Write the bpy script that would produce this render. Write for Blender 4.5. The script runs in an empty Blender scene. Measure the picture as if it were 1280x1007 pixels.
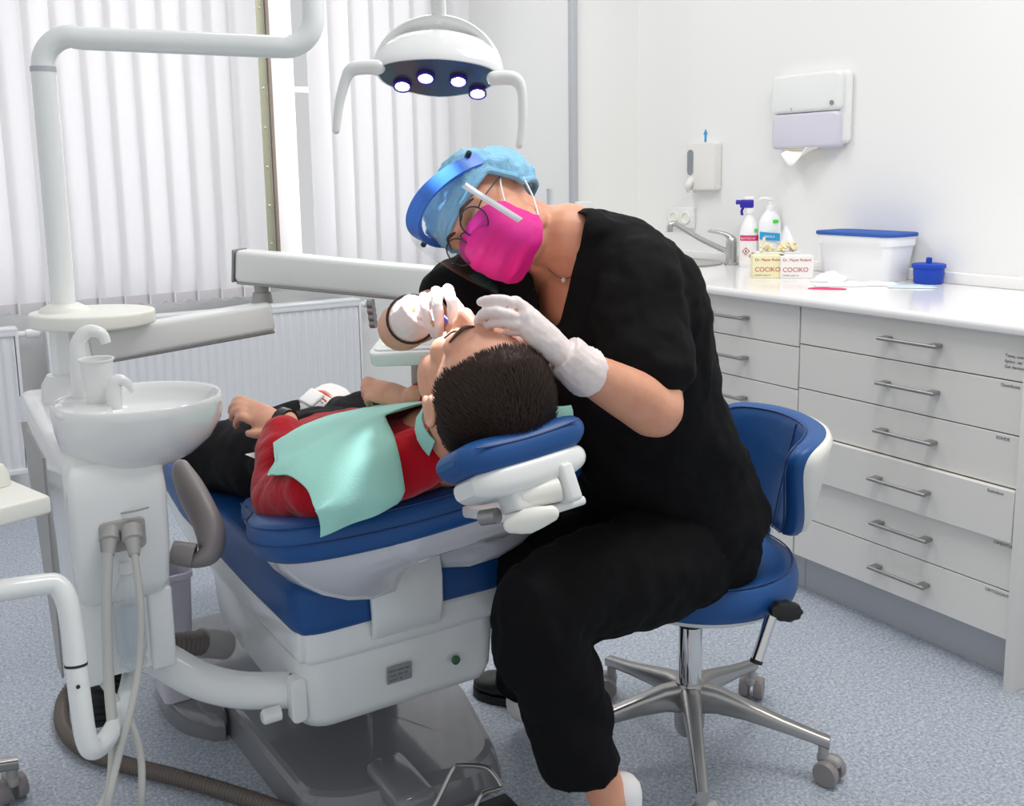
import bpy, bmesh, math, random
from mathutils import Vector, Matrix, noise
random.seed(7)
S = bpy.context.scene
COL = S.collection
V = Vector
RAD = math.radians
# ------------------------------------------------------------------ camera
EYE = V((0, 0, 1.25))
YAW, PITCH, ROLL, FPX, PCX, PCY = RAD(31.8255), RAD(9.0819), RAD(-.902), 1255.14, 640.0, 415.62
FW = V((math.sin(YAW)*math.cos(PITCH), math.cos(YAW)*math.cos(PITCH), -math.sin(PITCH)))
_r = V((math.cos(YAW), -math.sin(YAW), 0)); _u = _r.cross(FW)
RT = math.cos(ROLL)*_r + math.sin(ROLL)*_u
UP = -math.sin(ROLL)*_r + math.cos(ROLL)*_u
cd = bpy.data.cameras.new('camera'); cam = bpy.data.objects.new('camera', cd); COL.objects.link(cam)
cam.matrix_world = Matrix(((RT.x, UP.x, -FW.x, EYE.x), (RT.y, UP.y, -FW.y, EYE.y), (RT.z, UP.z, -FW.z, EYE.z), (0, 0, 0, 1)))
cd.sensor_fit = 'HORIZONTAL'; cd.sensor_width = 36; cd.lens = 36*FPX/1280
cd.shift_x = 0; cd.shift_y = (PCY-503.5)/1280; cd.clip_start = .02
S.camera = cam
# ------------------------------------------------------------------ world, lamps, exposure
S.view_settings.view_transform = 'Standard'; S.view_settings.look = 'None'
S.view_settings.gamma = 1; S.view_settings.exposure = 0.2
try: S.view_settings.use_curve_mapping = False
except Exception: pass
w = bpy.data.worlds.new('daylight'); S.world = w; w.use_nodes = True
bgn = w.node_tree.nodes['Background']; bgn.inputs[0].default_value = (.97, .985, 1, 1); bgn.inputs[1].default_value = .55
def area(name, loc, rot, sx, sy, power, color=(1, 1, 1)):
    l = bpy.data.lights.new(name, 'AREA'); l.shape = 'RECTANGLE'; l.size = sx; l.size_y = sy; l.energy = power; l.color = color
    o = bpy.data.objects.new(name, l); COL.objects.link(o); o.location = loc; o.rotation_euler = rot; return o
area('overhead_fill', (1.7, 1.0, 2.75), (0, 0, 0), 1.3, .5, 26, (1, .98, .96))  # unseen overhead area lights, both added for soft even fill
area('overhead_fill', (1.4, 2.9, 2.75), (0, 0, 0), 1.3, .5, 14, (1, .98, .96))
area('window_daylight', (1.2, 4.75, 1.7), (RAD(-90), 0, 0), 3.2, 1.9, 90, (.95, .97, 1))
# pixel of the photograph -> point in the room
def ray(x, y): return FW + RT*((x-PCX)/FPX) - UP*((y-PCY)/FPX)
def at(x, y, d): return EYE + ray(x, y)*d
def atz(x, y, z): r = ray(x, y); return EYE + r*((z-EYE.z)/r.z)
def atX(x, y, X): r = ray(x, y); return EYE + r*(X/r.x)
def atY(x, y, Y): r = ray(x, y); return EYE + r*(Y/r.y)
# ------------------------------------------------------------------ materials
def hexc(h):
    h = h.lstrip('#'); c = [int(h[i:i+2], 16)/255 for i in (0, 2, 4)]
    return tuple([(x/12.92 if x <= .04045 else ((x+.055)/1.055)**2.4) for x in c]+[1])
def mat(name, col, rough=.5, metal=0, spec=.5, bump=None, var=None, trans=0, alpha=None, coat=0, emis=None, sheen=0, sss=0):
    m = bpy.data.materials.new(name); m.use_nodes = True; nt = m.node_tree; b = nt.nodes['Principled BSDF']
    c = hexc(col) if isinstance(col, str) else col
    b.inputs['Base Color'].default_value = c; b.inputs['Roughness'].default_value = rough; b.inputs['Metallic'].default_value = metal
    b.inputs['Specular IOR Level'].default_value = spec; b.inputs['Transmission Weight'].default_value = trans
    b.inputs['Coat Weight'].default_value = coat; b.inputs['Sheen Weight'].default_value = sheen
    if sss: b.inputs['Subsurface Weight'].default_value = sss; b.inputs['Subsurface Radius'].default_value = (.012, .005, .003); b.inputs['Subsurface Scale'].default_value = 1
    if alpha is not None: b.inputs['Alpha'].default_value = alpha
    if emis: b.inputs['Emission Color'].default_value = hexc(emis[0]); b.inputs['Emission Strength'].default_value = emis[1]
    tc = nt.nodes.new('ShaderNodeTexCoord')
    if var:      # (scale, second colour, low, high)
        n = nt.nodes.new('ShaderNodeTexNoise'); n.inputs['Scale'].default_value = var[0]; n.inputs['Detail'].default_value = 4
        nt.links.new(tc.outputs['Object'], n.inputs['Vector'])
        r = nt.nodes.new('ShaderNodeValToRGB'); r.color_ramp.elements[0].position = var[2]; r.color_ramp.elements[1].position = var[3]
        r.color_ramp.elements[0].color = c; r.color_ramp.elements[1].color = hexc(var[1])
        nt.links.new(n.outputs['Fac'], r.inputs['Fac']); nt.links.new(r.outputs['Color'], b.inputs['Base Color'])
    if bump:     # (scale, strength, distance[, stretch])
        n = nt.nodes.new('ShaderNodeTexNoise'); n.inputs['Scale'].default_value = bump[0]; n.inputs['Detail'].default_value = 5
        if len(bump) > 3:
            mp = nt.nodes.new('ShaderNodeMapping'); mp.inputs['Scale'].default_value = bump[3]
            nt.links.new(tc.outputs['Object'], mp.inputs['Vector']); nt.links.new(mp.outputs['Vector'], n.inputs['Vector'])
        else: nt.links.new(tc.outputs['Object'], n.inputs['Vector'])
        bp = nt.nodes.new('ShaderNodeBump'); bp.inputs['Strength'].default_value = bump[1]; bp.inputs['Distance'].default_value = bump[2]
        nt.links.new(n.outputs['Fac'], bp.inputs['Height']); nt.links.new(bp.outputs['Normal'], b.inputs['Normal'])
    return m
def clear_mat(name, tint, gloss=.12, rough=.05, fr=True):
    m = bpy.data.materials.new(name); m.use_nodes = True; nt = m.node_tree; nt.nodes.clear()
    o = nt.nodes.new('ShaderNodeOutputMaterial'); mx = nt.nodes.new('ShaderNodeMixShader'); t = nt.nodes.new('ShaderNodeBsdfTransparent'); g = nt.nodes.new('ShaderNodeBsdfGlossy')
    t.inputs['Color'].default_value = hexc(tint); g.inputs['Roughness'].default_value = rough; g.inputs['Color'].default_value = (1, 1, 1, 1)
    if fr:
        lw = nt.nodes.new('ShaderNodeLayerWeight'); lw.inputs['Blend'].default_value = gloss; nt.links.new(lw.outputs['Fresnel'], mx.inputs['Fac'])
    else: mx.inputs['Fac'].default_value = gloss
    nt.links.new(t.outputs[0], mx.inputs[1]); nt.links.new(g.outputs[0], mx.inputs[2]); nt.links.new(mx.outputs[0], o.inputs['Surface'])
    return m
def cloth_mat(name, col, tr):
    m = mat(name, col, .8); nt = m.node_tree; b = nt.nodes['Principled BSDF']; o = nt.nodes['Material Output']
    t = nt.nodes.new('ShaderNodeBsdfTranslucent'); t.inputs['Color'].default_value = hexc(col); mx = nt.nodes.new('ShaderNodeMixShader'); mx.inputs['Fac'].default_value = tr
    nt.links.new(b.outputs[0], mx.inputs[1]); nt.links.new(t.outputs[0], mx.inputs[2]); nt.links.new(mx.outputs[0], o.inputs['Surface']); return m
def floor_mat():
    m = mat('vinyl_floor', '#a9b4c4', .42); nt = m.node_tree; b = nt.nodes['Principled BSDF']; tc = nt.nodes.new('ShaderNodeTexCoord')
    n1 = nt.nodes.new('ShaderNodeTexNoise'); n1.inputs['Scale'].default_value = 130; n1.inputs['Detail'].default_value = 3; n1.inputs['Roughness'].default_value = .7
    n2 = nt.nodes.new('ShaderNodeTexVoronoi'); n2.inputs['Scale'].default_value = 260
    r1 = nt.nodes.new('ShaderNodeValToRGB'); e = r1.color_ramp.elements
    e[0].position = .36; e[0].color = hexc('#76859a'); e[1].position = .64; e[1].color = hexc('#c3cad1')
    x = r1.color_ramp.elements.new(.5); x.color = hexc('#99a5b6')
    mx = nt.nodes.new('ShaderNodeMix'); mx.data_type = 'RGBA'; mx.inputs[0].default_value = .2
    nt.links.new(tc.outputs['Object'], n1.inputs['Vector']); nt.links.new(tc.outputs['Object'], n2.inputs['Vector'])
    nt.links.new(n1.outputs['Fac'], r1.inputs['Fac']); nt.links.new(r1.outputs['Color'], mx.inputs[6]); nt.links.new(n2.outputs['Color'], mx.inputs[7])
    hs = nt.nodes.new('ShaderNodeHueSaturation'); hs.inputs['Saturation'].default_value = .15; nt.links.new(n2.outputs['Color'], hs.inputs['Color']); nt.links.new(hs.outputs['Color'], mx.inputs[7])
    nt.links.new(mx.outputs[2], b.inputs['Base Color']); return m
M = dict(
 wall=mat('white_paint', '#eeeeec', .7, bump=(60, .05, .002)), floor=floor_mat(),
 cab=mat('white_laminate', '#e6e4df', .38), top=mat('glossy_worktop', '#f0efee', .12), steel=mat('steel', '#c4c4c2', .25, 1), handle=mat('brushed_handle', '#9a9a9a', .35, .8),
 kick=mat('grey_plinth', '#b9bcc2', .5), plastic=mat('white_plastic', '#e9ebe9', .3, coat=.2), cream=mat('cream_plastic', '#efefe6', .35), ceram=mat('white_ceramic', '#e9eaea', .08, coat=.5),
 enamel=mat('white_enamel', '#eef1f0', .2, coat=.3), blue=mat('blue_upholstery', '#17508f', .42, spec=.4, bump=(380, .12, .001)), seam=mat('blue_seam', '#17407c', .5),
 shell=mat('glossy_white_shell', '#d0d1d8', .1, coat=.6), grey=mat('glossy_grey_base', '#7d7f83', .12, coat=.4), armg=mat('grey_armrest', '#8f8989', .42), lgrey=mat('light_grey_plastic', '#a9a8a6', .45),
 hose=mat('grey_rubber', '#c3c4bf', .45), black=mat('black_rubber', '#141414', .5), dark=mat('dark_gap', '#2a2a2c', .6), bhose=mat('corrugated_hose', '#6d655e', .4), 
 scrub=mat('black_scrubs', '#111113', .85, spec=.15, bump=(300, .2, .001)), pants=mat('black_trousers', '#0f0f11', .85, spec=.15, bump=(300, .2, .001)),
 jeans=mat('black_jeans', '#1a1a1d', .85, spec=.2, bump=(25, .4, .01)), red=mat('red_fleece', '#b3091f', .9, spec=.15, bump=(30, .5, .012), sheen=.2),
 skin=mat('skin', '#e0a383', .48, sss=.15, var=(30, '#d8957a', .4, .8)), skinp=mat('pale_skin', '#dfa78b', .48, sss=.15, var=(40, '#d3937a', .45, .85)),
 glove=mat('latex_glove', '#efe3e0', .4, sss=.1, bump=(90, .15, .002)), mask=mat('pink_mask', '#e2178f', .7, bump=(200, .1, .001)), cap=mat('blue_bouffant_cap', '#8cc6e6', .7, bump=(130, .6, .004), alpha=.9), visor=mat('blue_visor_band', '#3f7ede', .35, alpha=.92),
 shield=clear_mat('clear_shield', '#f4f8fb', .16), lens=clear_mat('lens_glass', '#eef6f6', .1), wire=mat('dark_wire', '#3c4046', .3, .7), hair=mat('dark_brown_hair', '#3a291f', .55, spec=.4), scalp=mat('dark_scalp', '#33251d', .7),
 bib=mat('teal_bib', '#a5e0d3', .8, bump=(260, .35, .002, (1, .15, 1))), sneaker=mat('white_sneaker', '#efeae6', .6), orange=mat('orange_trim', '#e8603c', .6), white=mat('white_paper', '#f6f5f4', .7), sock=mat('white_sock', '#f0eeee', .8),
 chrome=mat('chrome', '#dcdcdc', .08, 1), alu=mat('polished_aluminium', '#b6b4b1', .28, 1), blind=cloth_mat('blind_fabric', '#f7f6f7', .2), blindb=mat('blind_hem', '#d9d4d8', .8), frame=mat('window_frame', '#f4f4f5', .4), olive=mat('anodised_strip', '#a4a48c', .4, .3), rad=mat('radiator_enamel', '#e7e9ec', .35),
 pet=mat('clear_bottle', '#e4ebf0', .06, alpha=.3), glass=clear_mat('window_glass', '#ffffff', .05), jar=mat('blue_jar', '#1c47b8', .5, spec=.3), lid=mat('blue_lid', '#3a5fae', .7, spec=.2), tub=mat('translucent_tub', '#f3f4f6', .3), bottle=mat('white_bottle', '#f5f6f8', .3), water=clear_mat('clear_bottle', '#f6f9fb', .3),
 led=mat('led', '#ffffff', .3, emis=('#ffffff', 14)), ledring=mat('violet_ring', '#3c1f9a', .25), face=mat('lamp_face', '#4d5563', .22, .3, coat=.5), ybox=mat('yellow_box', '#f1ecc2', .6), wbox=mat('white_box', '#f4f1ee', .6), tred=mat('print_red', '#c1352e', .6), tgrey=mat('print_grey', '#6a6a6e', .6), pink=mat('print_pink', '#dd3e74', .5), cyan=mat('print_cyan', '#2aa0d6', .5), green=mat('sticker_green', '#45d845', .5), navy=mat('trigger_blue', '#2a22a8', .4), latexc=mat('cream_latex', '#f1e6bd', .6), brow=mat('eyebrow', '#4a3429', .8), eyew=mat('eye_white', '#f2eeea', .25), iris=mat('iris', '#4a3a2c', .2), nose=mat('wood', '#b98a5a', .6), umber=mat('brown_edge', '#8d7f72', .5), greenl=mat('green_glow', '#2f6b45', .3), pearl=mat('pearl', '#f0e8de', .2), plate=mat('rating_plate', '#a8abac', .35, .6), smoke=mat('tinted_window', '#8a8f93', .2), lilac=mat('lilac_tinted_plastic', '#d4d2de', .25), wristb=mat('black_bangle', '#1b1b1b', .3))
# ------------------------------------------------------------------ geometry collector
def frame_of(d, ref=V((0, 0, 1))):
    d = d.normalized(); r = ref - d*ref.dot(d)
    if r.length < 1e-4: r = V((1, 0, 0)) - d*d.x
    if r.length < 1e-4: r = V((0, 1, 0)) - d*d.y
    r.normalize(); return d, r, d.cross(r)
def crom(P, sub):
    if sub <= 1 or len(P) < 3: return [list(p) for p in P]
    out = []; n = len(P)
    for i in range(n-1):
        a, b, c, d = P[max(i-1, 0)], P[i], P[i+1], P[min(i+2, n-1)]
        for k in range(sub):
            t = k/sub
            out.append([.5*(2*b[j]+(c[j]-a[j])*t+(2*a[j]-5*b[j]+4*c[j]-d[j])*t*t+(3*b[j]-a[j]-3*c[j]+d[j])*t**3) for j in range(len(b))])
    out.append(list(P[-1])); return out
class G:
    def __init__(s): s.v = []; s.f = []; s.mi = []
    def add(s, v, f, mi=0):
        o = len(s.v); s.v += [V(p) for p in v]; s.f += [tuple(i+o for i in q) for q in f]; s.mi += [mi]*len(f); return s
    def rings(s, R, cap=True, closed=False, mi=0):
        n = len(R[0]); v = [p for r in R for p in r]; f = []
        L = len(R)
        for i in range(L if closed else L-1):
            j = (i+1) % L
            for k in range(n):
                k2 = (k+1) % n; f.append((i*n+k, i*n+k2, j*n+k2, j*n+k))
        if cap and not closed: f.append(tuple(range(n-1, -1, -1))); f.append(tuple((L-1)*n+k for k in range(n)))
        return s.add(v, f, mi)
    def tube(s, pts, rad, n=14, sub=6, ref=V((0, 0, 1)), sq=None, round_=False, cap=True, mi=0):
        k = len(pts); rad = rad if isinstance(rad, (list, tuple)) else [rad]*k
        rr = [(r if isinstance(r, (list, tuple)) else (r, r)) for r in rad]
        P = crom([list(p)+list(r) for p, r in zip(pts, rr)], sub)
        C = [V(p[:3]) for p in P]; A = [(p[3], p[4]) for p in P]
        T = [(C[min(i+1, len(C)-1)]-C[max(i-1, 0)]).normalized() for i in range(len(C))]
        d, u, w_ = frame_of(T[0], ref); R = []
        if round_:
            C2 = []; A2 = []; T2 = []
            for e in (75, 50, 25): C2.append(C[0]-T[0]*max(A[0])*math.sin(RAD(e))); A2.append((A[0][0]*math.cos(RAD(e)), A[0][1]*math.cos(RAD(e)))); T2.append(T[0])
            C = C2+C; A = A2+A; T = T2+T
            e0, t0, m0 = V(P[-1][:3]), T[-1], P[-1][3:5]
            for e in (25, 50, 75): C.append(e0+t0*max(m0)*math.sin(RAD(e))); A.append((m0[0]*math.cos(RAD(e)), m0[1]*math.cos(RAD(e)))); T.append(t0)
        for c, a, t in zip(C, A, T):
            u = u - t*u.dot(t); u.normalize(); w_ = t.cross(u)
            R.append([c+u*(a[0]*math.cos(2*math.pi*q/n))+w_*(a[1]*math.sin(2*math.pi*q/n)) for q in range(n)])
        return s.rings(R, cap, mi=mi)
    def ell(s, c, r, ax=None, nu=20, nv=12, mi=0):
        ax = ax or (V((1, 0, 0)), V((0, 1, 0)), V((0, 0, 1))); r = r if isinstance(r, (tuple, list)) else (r, r, r)
        R = []
        for j in range(1, nv):
            ph = math.pi*j/nv; R.append([c+ax[0]*(r[0]*math.sin(ph)*math.cos(2*math.pi*q/nu))+ax[1]*(r[1]*math.sin(ph)*math.sin(2*math.pi*q/nu))-ax[2]*(r[2]*math.cos(ph)) for q in range(nu)])
        o = len(s.v); s.rings(R, False, mi=mi); n0 = len(s.v)
        s.v += [c-ax[2]*r[2], c+ax[2]*r[2]]
        for q in range(nu): s.f.append((o+(q+1) % nu, o+q, n0)); s.f.append((o+(nv-2)*nu+q, o+(nv-2)*nu+(q+1) % nu, n0+1)); s.mi += [mi, mi]
        return s
    def box(s, c, size, bev=0, ax=None, seg=3, mi=0):
        ax = ax or (V((1, 0, 0)), V((0, 1, 0)), V((0, 0, 1))); b = bmesh.new(); bmesh.ops.create_cube(b, size=1)
        for v in b.verts: v.co = V((v.co.x*size[0], v.co.y*size[1], v.co.z*size[2]))
        if bev: bmesh.ops.bevel(b, geom=list(b.edges), offset=bev, segments=seg, profile=.5, affect='EDGES')
        b.verts.index_update(); vs = [c+ax[0]*v.co.x+ax[1]*v.co.y+ax[2]*v.co.z for v in b.verts]; fs = [tuple(v.index for v in f.verts) for f in b.faces]; b.free()
        return s.add(vs, fs, mi)
    def prism(s, poly, o, ux, uy, th, bev=0, seg=3, mi=0):
        uz = ux.cross(uy).normalized(); b = bmesh.new(); bv = [b.verts.new((p[0], p[1], 0)) for p in poly]; fc = b.faces.new(bv)
        ex = bmesh.ops.extrude_face_region(b, geom=[fc])
        for v in [g for g in ex['geom'] if isinstance(g, bmesh.types.BMVert)]: v.co.z += th
        bmesh.ops.recalc_face_normals(b, faces=list(b.faces))
        if bev:
            ed = [e for e in b.edges if abs(e.verts[0].co.z-e.verts[1].co.z) < 1e-6]
            bmesh.ops.bevel(b, geom=ed, offset=bev, segments=seg, profile=.5, affect='EDGES')
        b.verts.index_update(); vs = [o+ux*v.co.x+uy*v.co.y+uz*v.co.z for v in b.verts]; fs = [tuple(v.index for v in f.verts) for f in b.faces]; b.free()
        return s.add(vs, fs, mi)
    def lathe(s, prof, o, axis=V((0, 0, 1)), n=28, cap=True, mi=0, ref=V((1, 0, 0)), sx=1, sy=1):
        d, u, w_ = frame_of(axis, ref)
        return s.rings([[o+d*z+u*(r*sx*math.cos(2*math.pi*q/n))+w_*(r*sy*math.sin(2*math.pi*q/n)) for q in range(n)] for r, z in prof], cap, mi=mi)
    def sheet(s, fn, nu, nv, mi=0):
        v = [fn(i/nu, j/nv) for i in range(nu+1) for j in range(nv+1)]
        f = [(i*(nv+1)+j, (i+1)*(nv+1)+j, (i+1)*(nv+1)+j+1, i*(nv+1)+j+1) for i in range(nu) for j in range(nv)]
        return s.add(v, f, mi)
def rrect(w_, h, r, n=5):
    out = []
    for cx, cy, a0 in ((w_/2-r, h/2-r, 0), (-w_/2+r, h/2-r, 90), (-w_/2+r, -h/2+r, 180), (w_/2-r, -h/2+r, 270)):
        for k in range(n+1): a = RAD(a0+90*k/n); out.append((cx+r*math.cos(a), cy+r*math.sin(a)))
    return out
def spoly(P, sub=5):   # closed smooth outline
    n = len(P); out = []
    for i in range(n):
        a, b, c, d = P[i-1], P[i], P[(i+1) % n], P[(i+2) % n]
        for k in range(sub):
            t = k/sub; out.append(tuple(.5*(2*b[j]+(c[j]-a[j])*t+(2*a[j]-5*b[j]+4*c[j]-d[j])*t*t+(3*b[j]-a[j]-3*c[j]+d[j])*t**3) for j in range(2)))
    return out
# ------------------------------------------------------------------ object builders
def wloc(o):
    l = V((0, 0, 0))
    while o: l += V(o.location); o = o.parent
    return l
def link(name, me, m, parent=None):
    o = bpy.data.objects.new(name, me); COL.objects.link(o)
    for x in (m if isinstance(m, (list, tuple)) else [m]): me.materials.append(x)
    if parent: o.parent = parent
    return o
def finish(me, angle=38):
    b = bmesh.new(); b.from_mesh(me); bmesh.ops.recalc_face_normals(b, faces=list(b.faces))
    for f in b.faces: f.smooth = True
    for e in b.edges:
        if len(e.link_faces) == 2 and e.calc_face_angle(0) > RAD(angle): e.smooth = False
    b.to_mesh(me); b.free()
def part(name, g, m, parent=None, angle=38, origin=None):
    off = wloc(parent) if parent else (origin if origin is not None else base(g.v))
    me = bpy.data.meshes.new(name); me.from_pydata([tuple(v-off) for v in g.v], [], g.f); me.update()
    if any(g.mi):
        me.polygons.foreach_set('material_index', g.mi)
    finish(me, angle); o = link(name, me, m, parent)
    if not parent: o.location = off
    return o
def base(vs):
    lo = [min(v[k] for v in vs) for k in range(3)]; hi = [max(v[k] for v in vs) for k in range(3)]
    return V(((lo[0]+hi[0])/2, (lo[1]+hi[1])/2, lo[2]))
def tag(o, label, cat, group=None):
    o['label'] = label; o['category'] = cat
    if group: o['group'] = group
    return o
def thing(name, loc, label, cat, group=None):
    o = bpy.data.objects.new(name, None); COL.objects.link(o); o.location = loc; o.empty_display_size = .05; return tag(o, label, cat, group)
def struct(name, g, m, parent=None):
    o = part(name, g, m, parent)
    if not parent: o['kind'] = 'structure'
    return o
def fused(name, g, m, parent, voxel=.006, smooth=4, disp=None, cut=None, solid=0, origin=None, paint=None):
    off = wloc(parent) if parent else (origin or base(g.v))
    me = bpy.data.meshes.new(name); me.from_pydata([tuple(v-off) for v in g.v], [], g.f); me.update()
    b = bmesh.new(); b.from_mesh(me); bmesh.ops.recalc_face_normals(b, faces=list(b.faces)); b.to_mesh(me); b.free()
    t = bpy.data.objects.new('t', me); COL.objects.link(t)
    r = t.modifiers.new('r', 'REMESH'); r.mode = 'VOXEL'; r.voxel_size = voxel; r.use_smooth_shade = True
    if smooth: s_ = t.modifiers.new('s', 'SMOOTH'); s_.factor = .5; s_.iterations = smooth
    dg = bpy.context.evaluated_depsgraph_get(); me2 = bpy.data.meshes.new_from_object(t.evaluated_get(dg)); me2.name = name
    bpy.data.objects.remove(t); bpy.data.meshes.remove(me)
    b = bmesh.new(); b.from_mesh(me2)
    if disp:
        b.normal_update(); nv = [(v, disp(v.co+off, v.normal)) for v in b.verts]
        for v, d in nv: v.co += v.normal*d
    if cut: bmesh.ops.delete(b, geom=[v for v in b.verts if cut(v.co+off)], context='VERTS')
    if cut:
        for _ in range(12):
            mv = {}
            for v in b.verts:
                be = [e for e in v.link_edges if e.is_boundary]
                if len(be) == 2: mv[v] = v.co*.4+(be[0].other_vert(v).co+be[1].other_vert(v).co)*.3
            for v, c_ in mv.items(): v.co = c_
    if solid:
        b.normal_update(); bmesh.ops.solidify(b, geom=list(b.faces), thickness=solid)
    for f in b.faces:
        f.smooth = True
        if paint: f.material_index = paint(f.calc_center_median()+off)
    b.to_mesh(me2); b.free(); o = link(name, me2, m, parent)
    if not parent: o.location = off
    return o
def wr(scale, amp, seed=0, st=(1, 1, 1)):   # fold field for cloth
    def f(p, n):
        q = V((p.x*st[0], p.y*st[1], p.z*st[2]))*scale+V((seed, seed*1.7, seed*.3))
        return amp*(noise.noise(q)+.5*noise.noise(q*2.1))
    return f
def text(name, s, size, o, ux, uy, m, parent, align='LEFT', off=.0006):
    cu = bpy.data.curves.new(name, 'FONT'); cu.body = s; cu.size = size; cu.align_x = align; cu.extrude = .0002
    t = bpy.data.objects.new('t', cu); COL.objects.link(t); dg = bpy.context.evaluated_depsgraph_get(); dg.update()
    me0 = bpy.data.meshes.new_from_object(t.evaluated_get(dg)); bpy.data.objects.remove(t)
    uz = ux.cross(uy).normalized(); g = G(); g.add([o+ux*v.co.x+uy*v.co.y+uz*(v.co.z+off) for v in me0.vertices], [tuple(p.vertices) for p in me0.polygons]); bpy.data.meshes.remove(me0)
    return part(name, g, m, parent)
def copy_tree(o, loc, label=None, group=None):
    r = o.copy(); COL.objects.link(r); r.location = loc
    if label: r['label'] = label
    if group: r['group'] = group
    for ch in list(o.children):
        c = ch.copy(); COL.objects.link(c); c.parent = r
        for gch in ch.children: d = gch.copy(); COL.objects.link(d); d.parent = c
    return r
EX, EY, EZ = V((1, 0, 0)), V((0, 1, 0)), V((0, 0, 1))
# ================================================================== the room
WX, WY, JY, PX, FX, TZ = 2.795, 4.42, 3.45, 2.452, 2.195, .889
HC = 2.8
struct('floor', G().box(V((.7, 1.9, -.05)), (6.4, 7.2, .1)), M['floor'])
struct('wall_right', G().box(V((WX+.05, 1.2, HC/2)), (.1, 4.6, HC)), M['wall'])
struct('wall_corner', G().box(V((PX+.2, (JY+WY+.1)/2, HC/2)), (.4, WY-JY+.1, HC)), M['wall'])
wl = G(); x0, x1 = -1.6, PX
W1, W2 = (-1.3, 1.32), (1.58, 2.28); SZ, HZ = .80, 2.5
for a, b, c, d in ((x0, x1, 0, SZ), (x0, x1, HZ, HC), (x0, W1[0], SZ, HZ), (W1[1], W2[0], SZ, HZ), (W2[1], x1, SZ, HZ)):
    wl.box(V(((a+b)/2, WY+.06, (c+d)/2)), (b-a, .12, d-c))
struct('wall_back', wl, M['wall'])
for i, (a, b) in enumerate((W1, W2)):
    wr_ = G(); n = 3 if i == 0 else 1
    for z in (SZ+.03, HZ-.03): wr_.box(V(((a+b)/2, WY+.09, z)), (b-a, .06, .06), .004)
    for k in range(n+1): wr_.box(V((a+.03+(b-a-.06)*k/n, WY+.09, (SZ+HZ)/2)), (.06, .06, HZ-SZ), .004)
    fr = struct('window_%d' % (i+1), wr_, M['frame'])
    part('pane', G().box(V(((a+b)/2, WY+.1, (SZ+HZ)/2)), (b-a-.1, .006, HZ-SZ-.1)), M['glass'], fr)
    if i == 1:
        hd = G().box(V((a+.03, WY+.052, 1.62)), (.03, .016, .09), .004); hd.tube([V((a+.03, WY+.045, 1.63)), V((a+.03, WY+.01, 1.63)), V((a+.045, WY-.0, 1.63)), V((a+.12, WY-.0, 1.63))], .011, 10, 4, round_=True)
        part('window_handle', hd, M['frame'], fr)
struct('trim_1', G().box(V(((x0+x1)/2, WY-.02, SZ-.015)), (x1-x0, .10, .03), .006), M['frame'])
struct('trim_2', G().box(V((1.468, WY-.012, 1.6)), (.036, .02, 1.66), .002), M['olive'])
rv = G()
for k in range(9): rv.lathe([(.006, 0), (.006, .003), (.003, .005)], V((1.468, WY-.022, .95+k*.17)), -EY, 10)
part('rivets', rv, M['steel'], bpy.data.objects['trim_2'])
struct('trim_3', G().box(V((1.50, WY-.02, 1.6)), (.012, .03, 1.66), .003), M['umber'])
struct('trim_4', G().box(V((PX-.002, JY-.006, 1.95)), (.03, .03, 1.7), .004), M['kick'])
struct('baseboard_left', G().box(V(((x0+x1)/2, WY-.008, .04)), (x1-x0, .016, .08), .003), M['frame'])
struct('baseboard_right', G().box(V((WX-.008, .3, .04)), (.016, 1.9, .08), .003), M['frame'])
# vertical blinds: every slat hangs by itself and can be drawn aside
def blind(name, label, xs0, xs1, pitch, ang, zb, grp):
    n = int((xs1-xs0)/pitch); rail = thing(name, V(((xs0+xs1)/2, WY-.13, zb)), label, 'blind', grp)
    part('head_rail', G().box(V(((xs0+xs1)/2, WY-.13, 2.62)), (xs1-xs0+.06, .05, .04), .006), M['frame'], rail)
    for k in range(n+1):
        x = xs0+k*pitch; a = RAD(ang+random.uniform(-3, 3)); ux = V((math.cos(a), math.sin(a), 0)); un = V((-math.sin(a), math.cos(a), 0)); c = V((x, WY-.13, 0)); w_ = .127
        sl = G().sheet(lambda u, v: c+ux*((u-.5)*w_)+un*(.010*math.sin(math.pi*u)-.005)+EZ*(zb+(2.6-zb)*v), 8, 1)
        bm_ = len(sl.v); sl.add([p+un*.0012 for p in sl.v], [tuple(q[::-1]) for q in sl.f])
        s = part('slat', sl, M['blind'], rail)
        part('bottom_weight', G().box(c+EZ*(zb+.02), (w_*.98, .006, .042), .002, (ux, un, EZ)), M['blindb'], s)
    ch = G()
    for k in range(n): x = xs0+k*pitch; ch.tube([V((x, WY-.135, zb+.012)), V((x+pitch*.5, WY-.15, zb-.008)), V((x+pitch, WY-.135, zb+.012))], .0014, 6, 4)
    part('bead_chain', ch, M['blindb'], rail)
    return rail
blind('vertical_blind', 'wide white vertical slat blind behind the tall unit pole on the left', -1.585, 1.38, .098, 10, .735, None)
blind('vertical_blind', 'narrower white vertical slat blind in the corner, right of the olive strip', 1.69, 2.395, .1, 10, .735, None)
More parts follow.
